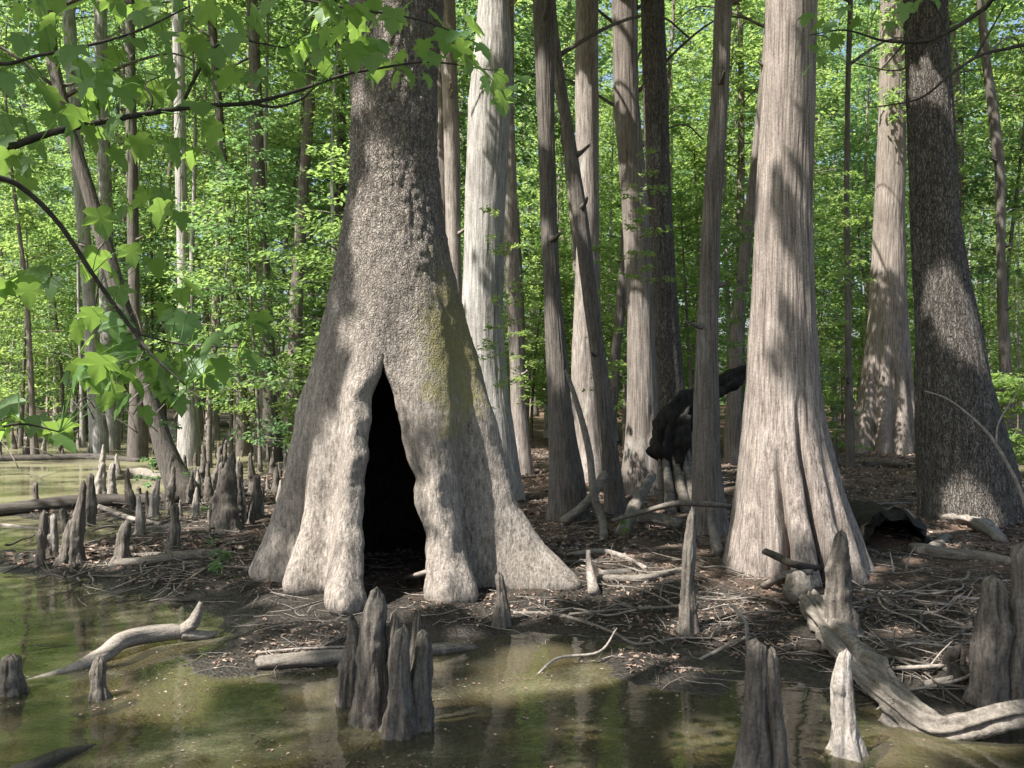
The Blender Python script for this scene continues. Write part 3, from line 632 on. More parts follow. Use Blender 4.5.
# ================================================================== LEAFY WOOD BEHIND
def wood_variant(seed, h, z0, rad, nspray, nleaf, leafmat, barkmat, r, leaf=.12, lean=.03, topt=.8):
    rg = np.random.default_rng(seed)
    mb = MB(); n = 14; zz = np.linspace(-.3, h, n)
    ph = rg.random() * 6; px_ = lean * zz + .12 * np.sin(zz * .5 + ph) * zz / h * 2; py_ = .1 * np.sin(zz * .4 + ph * 2)
    px_ -= px_[0]; py_ -= py_[0]
    rr = r * (1 - .8 * zz / h); rr[0] *= 1.7; rr[1] *= 1.25
    mb.tube(np.stack([px_, py_, zz], 1), rr, 12, rough=.12, sub=3, seed=seed, freq=3)
    z = z0 + (h - z0) * rg.random(nspray) ** .95
    a = np.arange(nspray) * 2.399 + rg.random(nspray) * .8
    u = (z - z0) / (h - z0)
    L = rad * (.35 + .65 * np.sin(np.pi * np.clip(u * .8 + .18, 0, 1))) * (.45 + .55 * rg.random(nspray))
    d = np.stack([np.cos(a), np.sin(a), .1 + .5 * u ** 2 * topt - .1], 1)
    o = np.stack([np.interp(z, zz, px_), np.interp(z, zz, py_), z], 1)
    for i in range(0, nspray, 3):
        e = o[i] + unit(d[i]) * L[i] * .8
        mb.tube([o[i], o[i] + unit(d[i]) * L[i] * .4 + [0, 0, .04 * L[i]], e], [max(.012, r * .18), .012, .005], 5, sub=2)
    c, ax, nr = sprays(rg, o, d, L, nleaf, .5, .05, .12)
    k = rg.random(len(c)) < .9
    c, ax, nr = c[k], ax[k], nr[k]
    ln = leaf * (.7 + .6 * rg.random(len(c)))
    v, f = leaf_quads(c, ax, nr, ln, ln * .6)
    return mb.build('wood_trunk', M[barkmat]), mesh_np('wood_crown', v, f, M[leafmat], False)
TALL = [wood_variant(101 + i, 15 + 1.3 * (i % 4), 2.6 + .5 * (i % 3), 2.6, 150, 52, ('leaf', 'leafbright', 'leafdeep', 'leaf', 'leafdeep', 'leafbright', 'leafdeep')[i], ('darkbark', 'pale', 'cypress2')[i % 3], .10 + .03 * (i % 4), .135, .02 * (i % 3 - 1)) for i in range(7)]
UNDER = [wood_variant(201 + i, 4.2 + 1.1 * (i % 4), (.5, 1.0, 1.4)[i % 3], 1.9, 75, 50, ('leafbright', 'leaf', 'leafbright', 'leafdeep')[i % 4], ('darkbark', 'twig')[i % 2], .035 + .01 * (i % 3), .11, .05 * (i % 3 - 1)) for i in range(6)]
POLES = [wood_variant(301 + i, 9 + i, 6.5, 1.5, 40, 50, 'leaf', ('pale', 'darkbark', 'white', 'cypress2')[i], .05 + .012 * i, .12, .04 * (i - 1.5)) for i in range(4)]

LAND = [(-80, 'the left picture edge'), (88, 'the leftmost pale trunk'), (148, 'the leaning dark trunk'), (268, 'the stout mossy trunk'), (400, 'the hollow tree'), (485, 'the whitish trunk'), (560, 'the dark straight trunk'), (640, 'the brown fibrous trunk'), (708, 'the reddish brown trunk'),
        (790, 'the pinkish cypress'), (888, 'the grey fluted trunk'), (955, 'the dark rough trunk'), (1100, 'the right picture edge')]
ORD = ['first', 'second', 'third', 'fourth', 'fifth', 'sixth', 'seventh', 'eighth', 'ninth', 'tenth', 'eleventh', 'twelfth', 'thirteenth', 'fourteenth', 'fifteenth', 'sixteenth', 'seventeenth', 'eighteenth', 'nineteenth', 'twentieth', 'twenty-first', 'twenty-second', 'twenty-third', 'twenty-fourth', 'twenty-fifth']
def label_by_gap(lst, what):
    """lst of (px, object): names each by the gap between landmark trunks it is seen in"""
    zones = {}
    for px, o in lst:
        k = max(i for i, (lp, _) in enumerate(LAND[:-1]) if lp <= px or i == 0); zones.setdefault(k, []).append((px, o))
    for k, l in zones.items():
        l.sort(key=lambda q: q[0])
        for i, (px, o) in enumerate(l):
            o['label'] = '%s from left of %s between %s and %s' % (ORD[i], what, LAND[k][1][4:], LAND[k + 1][1][4:])
def put(variant, name, cat, group, px, Y, rz, sc):
    x = (px - CX) / F * Y
    t = thing(name, '', cat, (x, Y, T1(x, Y)), group, rz, sc)
    link('trunk', variant[0], t); link('crown', variant[1], t)
    return (px, t)
rg = random.Random(21)
tall, under, poles = [], [], []
for i in range(66):
    px = -70 + 1170 * ((i * .618034) % 1) + rg.uniform(-12, 12); Y = 20 + 32 * ((i * .7548777) % 1) ** .9
    if 50 < px < 205 and Y < 25: Y += 10
    if 780 < px < 945 and Y < 27: Y += 9
    tall.append(put(TALL[i % 7], 'tall_tree', 'tree', 'tall leafy trees of the wood behind', px, Y, rg.uniform(0, 6.28), rg.uniform(.85, 1.2)))
for i in range(50):
    px = -70 + 1170 * ((i * .618034 + .31) % 1) + rg.uniform(-15, 15); Y = 16 + 22 * ((i * .7548777 + .2) % 1)
    if 790 < px < 945 and Y < 24: Y += 9
    if 50 < px < 205 and Y < 24: Y += 8
    under.append(put(UNDER[i % 6], 'understory_tree', 'small tree', 'small leafy trees under the tall ones', px, Y, rg.uniform(0, 6.28), rg.uniform(.8, 1.35)))
for i in range(104):
    px = -60 + 1150 * ((i * .618034 + .63) % 1) + rg.uniform(-15, 15); Y = 19 + 26 * ((i * .7548777 + .5) % 1)
    if 845 < px < 930 and Y < 30: continue
    poles.append(put(POLES[i % 4], 'pole_tree', 'young tree', 'thin bare pole trees in the background', px, Y, rg.uniform(0, 6.28), rg.uniform(.8, 1.2)))
label_by_gap(tall, 'tall leafy trees'); label_by_gap(under, 'small leafy trees'); label_by_gap(poles, 'thin bare pole trees')

def far_wood():
    rg = np.random.default_rng(77); n = 7500
    Y = 50 + 32 * rg.random(n); px = -260 + 1540 * rg.random(n); x = (px - CX) / F * Y
    z = .1 + 40 * rg.random(n) ** 1.15
    o = np.stack([x, Y, z], 1); a = rg.random(n) * 6.28
    d = np.stack([np.cos(a), np.sin(a), .1 * np.ones(n)], 1)
    keep = fbm(x * .14, z * .16, Y * .1, 3) > -.34
    o, d = o[keep], d[keep]
    c, ax, nr = sprays(rg, o, d, 2.2 + 1.4 * rg.random(len(o)), 66, .6, .12, .1)
    L = .32 + .16 * rg.random(len(c)); v, f = leaf_quads(c, ax, nr, L, L * .65)
    me = mesh_np('far_wood', v, f, M['leaf'], False)
    tag(link('far_wood', me), 'far green wood closing the view behind all the trunks', 'woodland', kind='stuff')
far_wood()

# ================================================================== KNEES
def knee_mesh(base, top, rb, rt, seed, mat, seg=48, blunt=False, lobes=5):
    rg = random.Random(seed); h = top[2] - base[2]; n = max(16, int(h / .02))
    t = np.linspace(-.12, 1, n); th = np.arange(seg) / seg * 2 * np.pi
    tt = np.clip(t, 0, 1)
    r = rt + (rb - rt) * (1 - tt) ** 1.05 + rb * .07 * np.sin(tt * 9 + seed)
    r = r * (1 + .55 * np.exp(-tt / .06) * .35)
    cap = np.clip((1 - tt) / (.10 if not blunt else .035), 0, 1); r = np.maximum(r * np.sqrt(np.clip(1 - (1 - cap) ** 2, 0, 1)), .002)
    lx = top[0] - base[0]; ly = top[1] - base[1]
    cx = lx * tt ** 1.2 + rb * .12 * np.sin(tt * 5 + seed); cyy = ly * tt + rb * .12 * np.cos(tt * 4 + seed * 2)
    cx -= cx[0]; cyy -= cyy[0]
    Tm, Th = np.meshgrid(t, th, indexing='ij'); x, y = np.cos(Th), np.sin(Th)
    fl = np.abs(np.sin(Th * lobes / 2 + seed + .5 * np.sin(Tm * 4 + seed))) ** .6 - .65
    fac = 1 + .36 * fl * (1 - np.clip(Tm, 0, 1) * .6) + .30 * fbm(x * 1.5 + seed, y * 1.5, Tm * h * 9, 3) + .16 * fbm(x * 4 + seed, y * 4, Tm * h * 6, 3) + .07 * fbm(x * 9 + seed, y * 9, Tm * h * 30, 2)
    for q in range(14):
        ka, kt, kw = rg.uniform(0, 6.28), rg.uniform(.1, 1.0), rg.uniform(.25, .6); da = (Th - ka + np.pi) % (2 * np.pi) - np.pi
        fac = fac + rg.uniform(.1, .32) * np.exp(-(da / kw) ** 2 - ((Tm - kt) * h / (kw * .6 * max(rt, rb * .5) * 1.6)) ** 2)
    g = np.stack([cx[:, None] + r[:, None] * fac * x, cyy[:, None] + r[:, None] * fac * y, Tm * h + .02 * fbm(x * 3, y * 3, seed, 2) * (Tm > .95)], -1)
    mb = MB(); mb.grid(g); return mb.build('cypress_knee', M[mat])
def knee(label, bx, by, tx, ty, wb, wt, mat='knee', group=None, seed=0, name='cypress_knee', cat='cypress knee', dy=0, **kw):
    b = G(bx, by); Y = b[1]; top = P(tx, ty, Y + dy)
    me = knee_mesh(b, top, wb / 2 / F * Y, wt / 2 / F * Y, seed, mat, **kw)
    return tag(link(name, me, None, b), label, cat, group)
GK = 'cypress knees in the swamp'
FRONT = [('tallest knee of the front cluster in the water', 370, 720, 380, 590, 40, 16),
         ('slender leftmost knee of the front cluster, standing slightly apart', 348, 703, 350, 616, 24, 9),
         ('nearest knee of the front cluster, foot lowest in the picture', 398, 733, 405, 626, 31, 13),
         ('rightmost knee of the front cluster, blunt and straight', 420, 727, 421, 631, 27, 14),
         ('narrow pointed knee at the back of the front cluster beside the tallest', 393, 718, 397, 614, 22, 8),
         ('thin pointed knee at the back right of the front cluster', 412, 718, 416, 611, 20, 8)]
for i, k in enumerate(FRONT): knee(*k[:1], *k[1:], group=GK, seed=i * 3 + 1)
knee('dark blunt upright stump-like knee at the bottom edge, right of centre', 751, 768, 757, 640, 31, 15, 'knee', GK, 31, blunt=True)
knee('slimmer knee pressed against the right side of the blunt dark knee', 779, 770, 772, 648, 17, 12, 'knee', GK, 32)
knee('bleached white ragged knee standing in the water by the big driftwood log', 847, 753, 849, 651, 30, 13, 'kneepale', GK, 33)
knee('grey pointed knee in front of the pinkish cypress foot', 843, 634, 839, 531, 31, 14, 'knee', GK, 34, seg=40)
knee('tall dark knee near the right edge, beside the blackened stump', 986, 700, 991, 576, 34, 22, 'knee', GK, 35)
knee('thick knee cut off by the right picture edge', 1018, 698, 1024, 545, 34, 22, 'knee', GK, 36)
knee('short knee in the mud before the right foot of the hollow tree', 501, 626, 499, 572, 17, 7, 'knee', GK, 37)
knee('short blunt knee in the water at the left picture edge', 13, 692, 14, 654, 23, 15, 'knee', GK, 38, blunt=True)
knee('short knobby knee in the water in front of the forked pale log', 100, 698, 100, 657, 18, 10, 'knee', GK, 39)
knee('grey upright snag standing between the hollow tree and the pinkish cypress', 688, 632, 692, 508, 17, 8, 'knee', None, 40, name='snag', cat='snag')
LK = [('small leftmost knee of the left group', 39, 566, 41, 529, 9, 5), ('slim knee second from left in the left group', 45, 558, 44, 511, 11, 6), ('rounded pale knee in the middle of the left group', 53, 557, 52, 514, 12, 7),
      ('short thin knee at the back of the left group', 64, 533, 63, 508, 9, 6), ('leaning front knee of the left group', 66, 563, 73, 518, 14, 7), ('tall leaning knee at the right of the left group', 76, 562, 83, 481, 15, 6),
      ('dark tall knee behind the left group', 89, 526, 91, 474, 11, 6), ('dark stout knee alone on the mud right of the left group', 122, 563, 127, 521, 17, 8), ('pale knee with splayed roots, upright behind the lone stout knee', 154, 518, 158, 478, 11, 5),
      ('grey knee by the bank, left of the leaning sapling', 172, 551, 174, 504, 13, 7), ('narrow pale knee in the far left pool margin', 112, 498, 113, 463, 9, 5), ('broad pale knee beside the narrow one in the far left pool margin', 101, 497, 103, 462, 13, 5),
      ('tiny dark knee between the far pool margin and the bank', 138, 500, 138, 487, 6, 4), ('small dark knee with bare twigs on it in the left pool', 36, 506, 36, 482, 6, 4),
      ('broad triangular fluted knee on the bank left of the hollow tree', 226, 530, 233, 450, 30, 7), ('grey knee between the triangular fluted knee and the hollow tree', 254, 518, 256, 474, 13, 6)]
for i, k in enumerate(LK): knee(k[0], *k[1:], mat='kneepale' if 'pale' in k[0] else 'knee', group=GK, seed=50 + i * 2, seg=24)
PR = [knee_mesh(np.zeros(3), np.array([.05 * (i - 1), 0, .42 + .12 * i]), .06 + .014 * i, .026, 90 + i, 'kneepale' if i == 1 else 'knee', seg=14) for i in range(4)]
rg = random.Random(5)
def small_knee(px, Y, label, i):
    x = (px - CX) / F * Y; z = T1(x, Y)
    tag(link('cypress_knee', PR[i % 4], None, (x, Y, max(z, -.03) - .02), rg.uniform(0, 6.28), rg.uniform(.35, 1.0)), label, 'cypress knee', 'small knees crowding the mud in the distance')
for i in range(70): small_knee(rg.uniform(195, 290) if i % 3 else rg.uniform(100, 290), rg.uniform(11.5, 24), 'small distant knee in the crowd of knees left of the hollow tree', i)
for i in range(22): small_knee(rg.uniform(130, 262), rg.uniform(9.8, 12.5), 'small knee poking from the littered bank left of the hollow tree', i)
for i in range(40): small_knee(rg.uniform(-20, 190), rg.uniform(20, 33), 'tiny far knee beyond the left pool', i)
for i in range(5): small_knee(rg.uniform(825, 850), rg.uniform(13, 19), 'small knee on the litter between the pinkish cypress and the grey fluted trunk', i)

# ================================================================== LOGS AND BRANCHES
def lift(pts, rpx, dz=0.0):
    out = []; rr = []
    for i, p in enumerate(pts):
        q = G(p[0], p[1]) if len(p) == 2 else P(*p)
        rp = rpx[i] if not np.isscalar(rpx) else rpx
        r = rp / F * q[1]; rr.append(r)
        if len(p) == 2: q = q + [0, 0, r * .6 + dz]
        out.append(q)
    return np.array(out), rr
def log(label, pts, rpx, mat, name='fallen_log', cat='log', seg=18, rough=.25, sub=6, group=None, flat=1.0, extra=(), seed=1):
    a, r = lift(pts, rpx); base = a.mean(0); base[2] = a[:, 2].min()
    az = math.atan2(a[-1][1] - a[0][1], a[-1][0] - a[0][0]); c_, s_ = math.cos(az), math.sin(az); RZ = np.array([[c_, -s_, 0], [s_, c_, 0], [0, 0, 1]])
    mb = MB(); mb.tube((a - base) @ RZ, r, seg, rough, sub, seed, flat, freq=7)
    for p2, r2 in extra:
        b, rr = lift(p2, r2); mb.tube((b - base) @ RZ, rr, max(6, seg - 6), rough, sub, seed + 1, 1.0, freq=9)
    return tag(link(name, mb.build(name, M[mat]), None, base, az), label, cat, group)
log('pale forked log lying half in the water at left, one prong raised', [(24, 680), (63, 674, 5.25), (102, 656, 5.45), (122, 641, 5.6), (145, 635, 5.75), (172, 632, 5.85), (192, 634, 5.9)], [2.0, 5.5, 8, 8.5, 8, 7.5, 4], 'logpale',
    extra=[([(180, 632, 5.87), (192, 624, 5.9), (197, 615, 5.9), (201, 602, 5.92)], [6, 6.5, 5, 2]), ([(182, 634, 5.87), (203, 636, 5.92), (217, 633, 5.97)], [6, 5, 2])], seed=2)
log('grey log lying on the shore behind the front knee cluster', [(258, 668), (300, 665), (350, 661), (400, 657), (440, 652), (476, 647)], [7, 8, 7.5, 7, 7, 4], 'log', seed=3)
log('dark sunken log slanting out of the water at the bottom left corner', [(-20, 790), (30, 772), (60, 758), (96, 744)], [9, 9, 8, 3], 'logdark', seed=4)
log('massive weathered driftwood log slanting from the pinkish cypress to the lower right corner', [(802, 596), (822, 625), (845, 655), (875, 690), (905, 718), (938, 728, 4.35), (970, 722, 4.3), (1005, 712, 4.25), (1060, 705, 4.2)], [11, 16, 18, 18, 18, 19, 18, 17, 15], 'log', seg=48, rough=.55, sub=10, flat=.6, seed=5)
log('crooked yellowish branch hanging from the driftwood log into the water', [(880, 716, 4.45), (898, 731, 4.4), (918, 742, 4.3), (940, 756, 4.15), (958, 775, 4.05)], [5, 5, 4.5, 4, 3], 'logpale', 'fallen_branch', 'branch', seg=10, seed=6)
log('long dark log across the left pool behind the left knee group', [(-30, 518), (20, 512), (70, 508), (120, 506), (178, 502)], [6, 7, 8, 7, 4], 'logdark', seed=7)
log('curved pale branch arching over the mud behind the lone stout knee', [(92, 504, 11.9), (112, 513), (130, 520), (160, 525)], [2.5, 3, 3, 2], 'logpale', 'fallen_branch', 'branch', seg=8, seed=8)
log('grey log on the mud in front of the lone stout knee', [(116, 566), (150, 564), (185, 559), (222, 555)], [4.5, 5, 5, 3], 'log', seed=9)
log('thin branch lying just behind the grey log on the mud', [(118, 559), (150, 556), (205, 552)], [2, 2.2, 1.5], 'log', 'fallen_branch', 'branch', seg=8, seed=10)
log('pale stick on the water edge left of the left knee group', [(-10, 524), (20, 527), (46, 529)], [2.5, 2.5, 1.5], 'logpale', 'fallen_branch', 'branch', seg=8, seed=11)
log('reddish half rotten log behind the pale knee with splayed roots', [(112, 480), (140, 478), (172, 482)], [6, 7, 5], 'log', seed=12)
log('long fallen log on the far shore of the left pool', [(20, 440), (60, 441), (110, 438), (150, 440)], [2.5, 3, 3, 2], 'logpale', seed=13)
log('pale far log between the leaning trunk and the stout mossy trunk', [(214, 427), (240, 426), (258, 427)], [3, 3.2, 3], 'logpale', seed=14)
log('second long far log in the mud beyond the left pool, darker', [(-20, 462), (40, 460), (95, 459), (140, 462)], [4, 4, 4, 3], 'logdark', seed=15)
log('dead pole leaning left beside the slim curved trunk', [(604, 540), (603, 522, 9.5), (594, 494, 9.6), (589, 451, 9.7), (579, 410, 9.8), (566, 370, 9.9)], [4.5, 4.2, 4, 3.6, 3, 1.8], 'twig', 'leaning_pole', 'dead branch', seg=10, rough=.12, seed=16)
log('broken branch propped against the foot of the dark straight trunk', [(564, 526), (588, 502, 9.9), (604, 474, 10.2)], [5.5, 5, 4], 'log', 'fallen_branch', 'branch', seed=17)
log('grey pole propped up against the brown fibrous trunk', [(622, 538), (637, 502, 9.8), (652, 476, 10.8)], [7, 6.5, 4.5], 'log', 'leaning_pole', 'dead branch', seed=18)
log('long thin branch held up horizontally before the reddish brown trunk', [(612, 521, 8.6), (652, 509, 8.6), (683, 503, 8.6), (731, 506, 8.6)], [2, 2.8, 3, 2.2], 'twig', 'fallen_branch', 'branch', seg=8, seed=19)
log('short grey log lying left of the reddish brown trunk', [(636, 523), (655, 524), (680, 528)], [6.5, 7, 6], 'log', seed=20)
log('pale splinter stump leaning on the foot of the reddish brown trunk', [(718, 556), (714, 535, 8.6), (709, 516, 8.7)], [5.5, 5, 2], 'logpale', 'wood_splinter', 'stump', seg=10, rough=.4, seed=21)
log('pale root spike standing at the right toe of the hollow tree', [(594, 596), (590, 572, 7.1), (588, 550, 7.15)], [6, 4.5, 2], 'logpale', 'root_spike', 'root', seg=10, rough=.4, seed=22)
log('curving branch on the litter between hollow tree and reddish brown trunk, nearest', [(594, 581), (642, 581), (664, 576), (690, 570)], [4, 4.2, 3.5, 2.5], 'log', 'fallen_branch', 'branch', seg=10, seed=23)
log('thick short branch just behind the nearest curving branch on the litter', [(600, 576), (618, 575), (636, 572)], [3.5, 4, 3], 'twig', 'fallen_branch', 'branch', seg=10, seed=24)
log('thin bowed branch lying farther back on the litter', [(570, 556), (600, 553), (622, 558), (646, 569)], [2.5, 3, 3, 2], 'twigpale', 'fallen_branch', 'branch', seg=8, seed=25)
log('dark branch leaning against the front of the pinkish cypress foot', [(764, 551, 6.6), (780, 558, 6.5), (796, 565, 6.4), (828, 571)], [3.5, 4, 4, 3], 'twigdark', 'fallen_branch', 'branch', seg=10, seed=26)
log('grey forked root on the litter before the pinkish cypress', [(764, 588), (788, 574, 6.5), (812, 572, 6.5)], [3.5, 4, 3], 'log', 'fallen_branch', 'branch', seg=10, seed=27, extra=[([(776, 585), (790, 576, 6.48)], [3, 3])])
log('sawn-looking grey chunk of wood at the head of the driftwood log', [(796, 599), (798, 590, 6.35), (798, 576, 6.4)], [13, 14, 11], 'log', 'wood_chunk', 'wood chunk', rough=.2, seed=28)
log('long thin bare sapling stem arching in front of the dark rough trunk', [(1030, 520, 6.8), (1018, 485, 6.8), (998, 448, 6.8), (980, 425, 6.8), (949, 400, 6.8), (925, 391, 6.8)], [2.2, 2.0, 1.8, 1.5, 1.2, .7], 'twigpale', 'arching_twig', 'twig', seg=6, rough=.05, seed=29, extra=[([(996, 446, 6.8), (1000, 420, 6.8), (1026, 380, 6.8)], [1.2, 1, .6])])
log('bright broken log lying at the foot of the dark rough trunk', [(946, 522), (965, 526), (985, 532), (1002, 541)], [6, 9, 9, 6], 'logpale', rough=.7, flat=.7, seed=30)
log('brown log lying in front of the bright broken log', [(912, 552), (945, 556), (980, 560), (1018, 567)], [6, 6, 6, 5], 'log', seed=31)
log('crooked pale root prong beside the mouth of the black hollow log', [(935, 552), (945, 540, 9.0), (955, 545, 8.95), (968, 552)], [6, 7, 5, 4], 'log', 'root_spike', 'root', seed=32)
log('thin straight branch behind the black hollow log', [(850, 510), (880, 506), (918, 505)], [2, 2.4, 1.8], 'twig', 'fallen_branch', 'branch', seg=8, seed=33)
log('black charred log end beside the foot of the grey fluted trunk', [(898, 443), (908, 446), (924, 453)], [6, 7, 5], 'charred', seed=34)
log('dark log lying across the front of the grey fluted trunk', [(864, 466), (885, 467), (908, 468)], [3, 4, 3], 'logdark', seed=35)
log('forked twig lying along the water edge in the middle', [(513, 614), (553, 619), (584, 623), (614, 634), (637, 645), (678, 641), (728, 642)], [2, 2, 1.8, 1.7, 1.6, 1.4, 1], 'twig', 'fallen_branch', 'branch', seg=6, rough=.1, seed=36, extra=[([(637, 645), (650, 636, 5.8), (664, 645)], [1.2, 1, .7]), ([(584, 623), (600, 612), (620, 604)], [1.2, 1, .7])])
log('curved twig rising from the shallow water, right of the front knee cluster', [(536, 674), (558, 658, 5.35), (599, 652, 5.4), (617, 628, 5.5)], [1.6, 1.5, 1.4, .8], 'twigpale', 'fallen_branch', 'branch', seg=6, rough=.1, seed=37)
log('bent pale twig standing behind the blunt dark knee', [(748, 650), (746, 624, 5.5), (738, 612, 5.5), (730, 604, 5.5)], [2, 2, 1.8, 1.2], 'twigpale', 'fallen_branch', 'branch', seg=6, rough=.1, seed=38)
log('pale twig lying in the water left of the blunt dark knee', [(700, 660), (716, 653), (730, 643, 5.5)], [1.5, 2, 1.2], 'twigpale', 'fallen_branch', 'branch', seg=6, rough=.1, seed=39)
log('long thin straw stick in the water at the foot of the front cluster', [(335, 768), (366, 741), (386, 714, 4.6)], [.9, 1, .9], 'twigpale', 'fallen_branch', 'branch', seg=5, rough=.05, seed=40)
log('bleached bent branch inside the mouth of the hollow tree', [(405, 580), (420, 574, 6.75), (432, 572, 6.7), (446, 582)], [2, 2.6, 2.6, 2], 'twigpale', 'fallen_branch', 'branch', seg=8, rough=.15, seed=41)
log('pale stick under the blackened stump at right', [(925, 686), (950, 683), (978, 678)], [3.5, 4, 3.5], 'log', 'fallen_branch', 'branch', seg=10, seed=42)
log('thin pale stick lying on the shore log in front of the hollow tree', [(256, 654), (300, 650), (352, 648), (398, 645)], [1.5, 1.6, 1.5, 1.0], 'twigpale', 'fallen_branch', 'branch', seg=6, rough=.1, seed=43)
log('thin dark branch crossing the left shallows below the mud bank', [(115, 603), (150, 600), (195, 602)], [1.6, 2, 1.4], 'twigdark', 'fallen_branch', 'branch', seg=6, rough=.1, seed=44)
log('long thin slanting stick on the mud below the grey log', [(112, 590), (140, 578), (165, 562)], [1.2, 1.4, 1], 'twigpale', 'fallen_branch', 'branch', seg=6, rough=.1, seed=45)
log('branching bare dead bough lying on the mud right of the pinkish cypress', [(868, 600), (890, 585, 7.3), (905, 575, 7.4), (925, 568, 7.6)], [3, 2.6, 2, 1.2], 'twigpale', 'dead_bough', 'branch', seg=6, rough=.15, seed=46,
    extra=[([(880, 592), (910, 597), (945, 590)], [1.8, 1.4, .8]), ([(890, 585, 7.3), (893, 570, 7.3), (890, 552, 7.35)], [1.4, 1.1, .7]), ([(905, 575, 7.4), (908, 560, 7.4), (914, 548, 7.4)], [1.2, 1, .6]), ([(868, 600), (855, 604), (838, 600)], [2, 1.6, 1]), ([(910, 597), (925, 606), (930, 614)], [1.2, 1, .6])])
log('pale long twig lying on dark mud right of the driftwood log', [(905, 610), (930, 614), (960, 625), (985, 640)], [1.2, 1.4, 1.2, .8], 'twigpale', 'fallen_branch', 'branch', seg=6, rough=.1, seed=47)

def hollow_log(label, pts, rpx, mat, thick=.25, seed=0, flat=1.0):
    a, r = lift(pts, rpx); base = a.mean(0); base[2] = a[:, 2].min()
    t = thing('hollow_log', label, 'log', base)
    g = tube_grid(a - base, r, 28, .3, 5, seed, flat, 7); gi = tube_grid(a - base, [q * (1 - thick) for q in r], 28, .3, 5, seed + 5, flat, 7)
    for k in (0, -1):
        an = np.arange(28) / 28 * 6.283; nz_ = fbm(np.cos(an) * 2.2, np.sin(an) * 2.2, seed * 1.3, 3)
        g[k] += (g[k] - g[1 if k == 0 else -2]) * (.7 * nz_)[:, None]
    mb = MB(); mb.grid(g, True, False); rim = np.stack([g[0], gi[0]]); mb.grid(rim[::-1], True, False); mb.grid(np.stack([g[-1], gi[-1]]), True, False)
    link('bark_shell', mb.build('bark_shell', M[mat]), t)
    m2 = MB(); m2.grid(gi, True, False); m2.add(gi[-1] * .999 + 0, [list(range(28))]); link('charred_inside', m2.build('charred_inside', M['charred']), t)
hollow_log('black hollow log mouth on the ground right of the pinkish cypress', [(896, 542, 8.5), (888, 535, 9.2), (876, 526, 10.2), (862, 519, 11.2)], [31, 29, 23, 18], 'charred', .16, 3, .9)

def charred_log():
    pts = [(672, 468, 11.35), (672, 440, 11.4), (679, 414, 11.6), (704, 396, 11.8), (730, 381, 12.0), (756, 364, 12.1)]
    a, r = lift(pts, [11, 18, 17, 11, 9, 6]); base = a[0].copy(); base[2] = T1(base[0], base[1])
    mb = MB(); g = tube_grid(a - base, r, 48, .85, 10, 9, .8, 7); mb.grid(g)
    t = thing('charred_snag', 'charred black broken log leaning up to the right behind the reddish brown trunk', 'burnt log', base)
    link('charred_wood', mb.build('charred_wood', M['charred']), t)
    m2 = MB()
    for k in range(9):
        q = k / 8; px = 655 + 38 * q; p0 = G(px, 500 + 3 * math.sin(k * 2)); p0[1] = 11.0 + .15 * math.cos(k * 3); p0[2] = T1(p0[0], p0[1]) - .05
        p1 = P(660 + 28 * q, 440 - 8 * ((k * .37) % 1), 11.4)
        m2.tube([p0 - base, (p0 + p1) / 2 - base + [0, .03, 0], p1 - base], [.075, .05, .02], 10, .5, 5, k, freq=9)
    link('splintered_foot', m2.build('splintered_foot', M['log']), t)
charred_log()
knee('jagged blackened stump beside the tall dark knee at right', 958, 682, 962, 644, 30, 6, 'charred', None, 71, name='burnt_stump', cat='stump', lobes=7)

# ================================================================== MAPLE BOUGHS OVERHEAD
HALF = [(0, 0), (.14, -.09), (.32, -.08), (.47, .03), (.40, .12), (.39, .19), (.53, .30), (.64, .47), (.47, .48), (.33, .48), (.28, .53), (.31, .67), (.22, .80), (.10, .92), (0, 1.06)]
OUT = [np.array(p) for p in HALF] + [np.array((-x, y)) for x, y in HALF[-2:0:-1]]
def maple_leaf(c, az, pitch, roll, size, curl):
    """a five lobed leaf, folded along the midrib and drooping at its tips"""
    pts = np.array([(0, .32)] + [tuple(p) for p in OUT])
    x, y = pts[:, 0], pts[:, 1]
    zz = .22 * np.abs(x) - curl * (x ** 2 * 1.3 + (y - .1) ** 2 * .7)
    q = np.stack([x, y, zz], 1) * size
    cr, sr = math.cos(roll), math.sin(roll); q = np.stack([q[:, 0] * cr + q[:, 2] * sr, q[:, 1], -q[:, 0] * sr + q[:, 2] * cr], 1)
    cp, sp = math.cos(pitch), math.sin(pitch); q = np.stack([q[:, 0], q[:, 1] * cp - q[:, 2] * sp, q[:, 1] * sp + q[:, 2] * cp], 1)
    ca, sa = math.cos(az), math.sin(az); q = np.stack([q[:, 0] * ca - q[:, 1] * sa, q[:, 0] * sa + q[:, 1] * ca, q[:, 2]], 1)
    n = len(OUT)
    return q + c, [(0, 1 + i, 1 + (i + 1) % n) for i in range(n)]
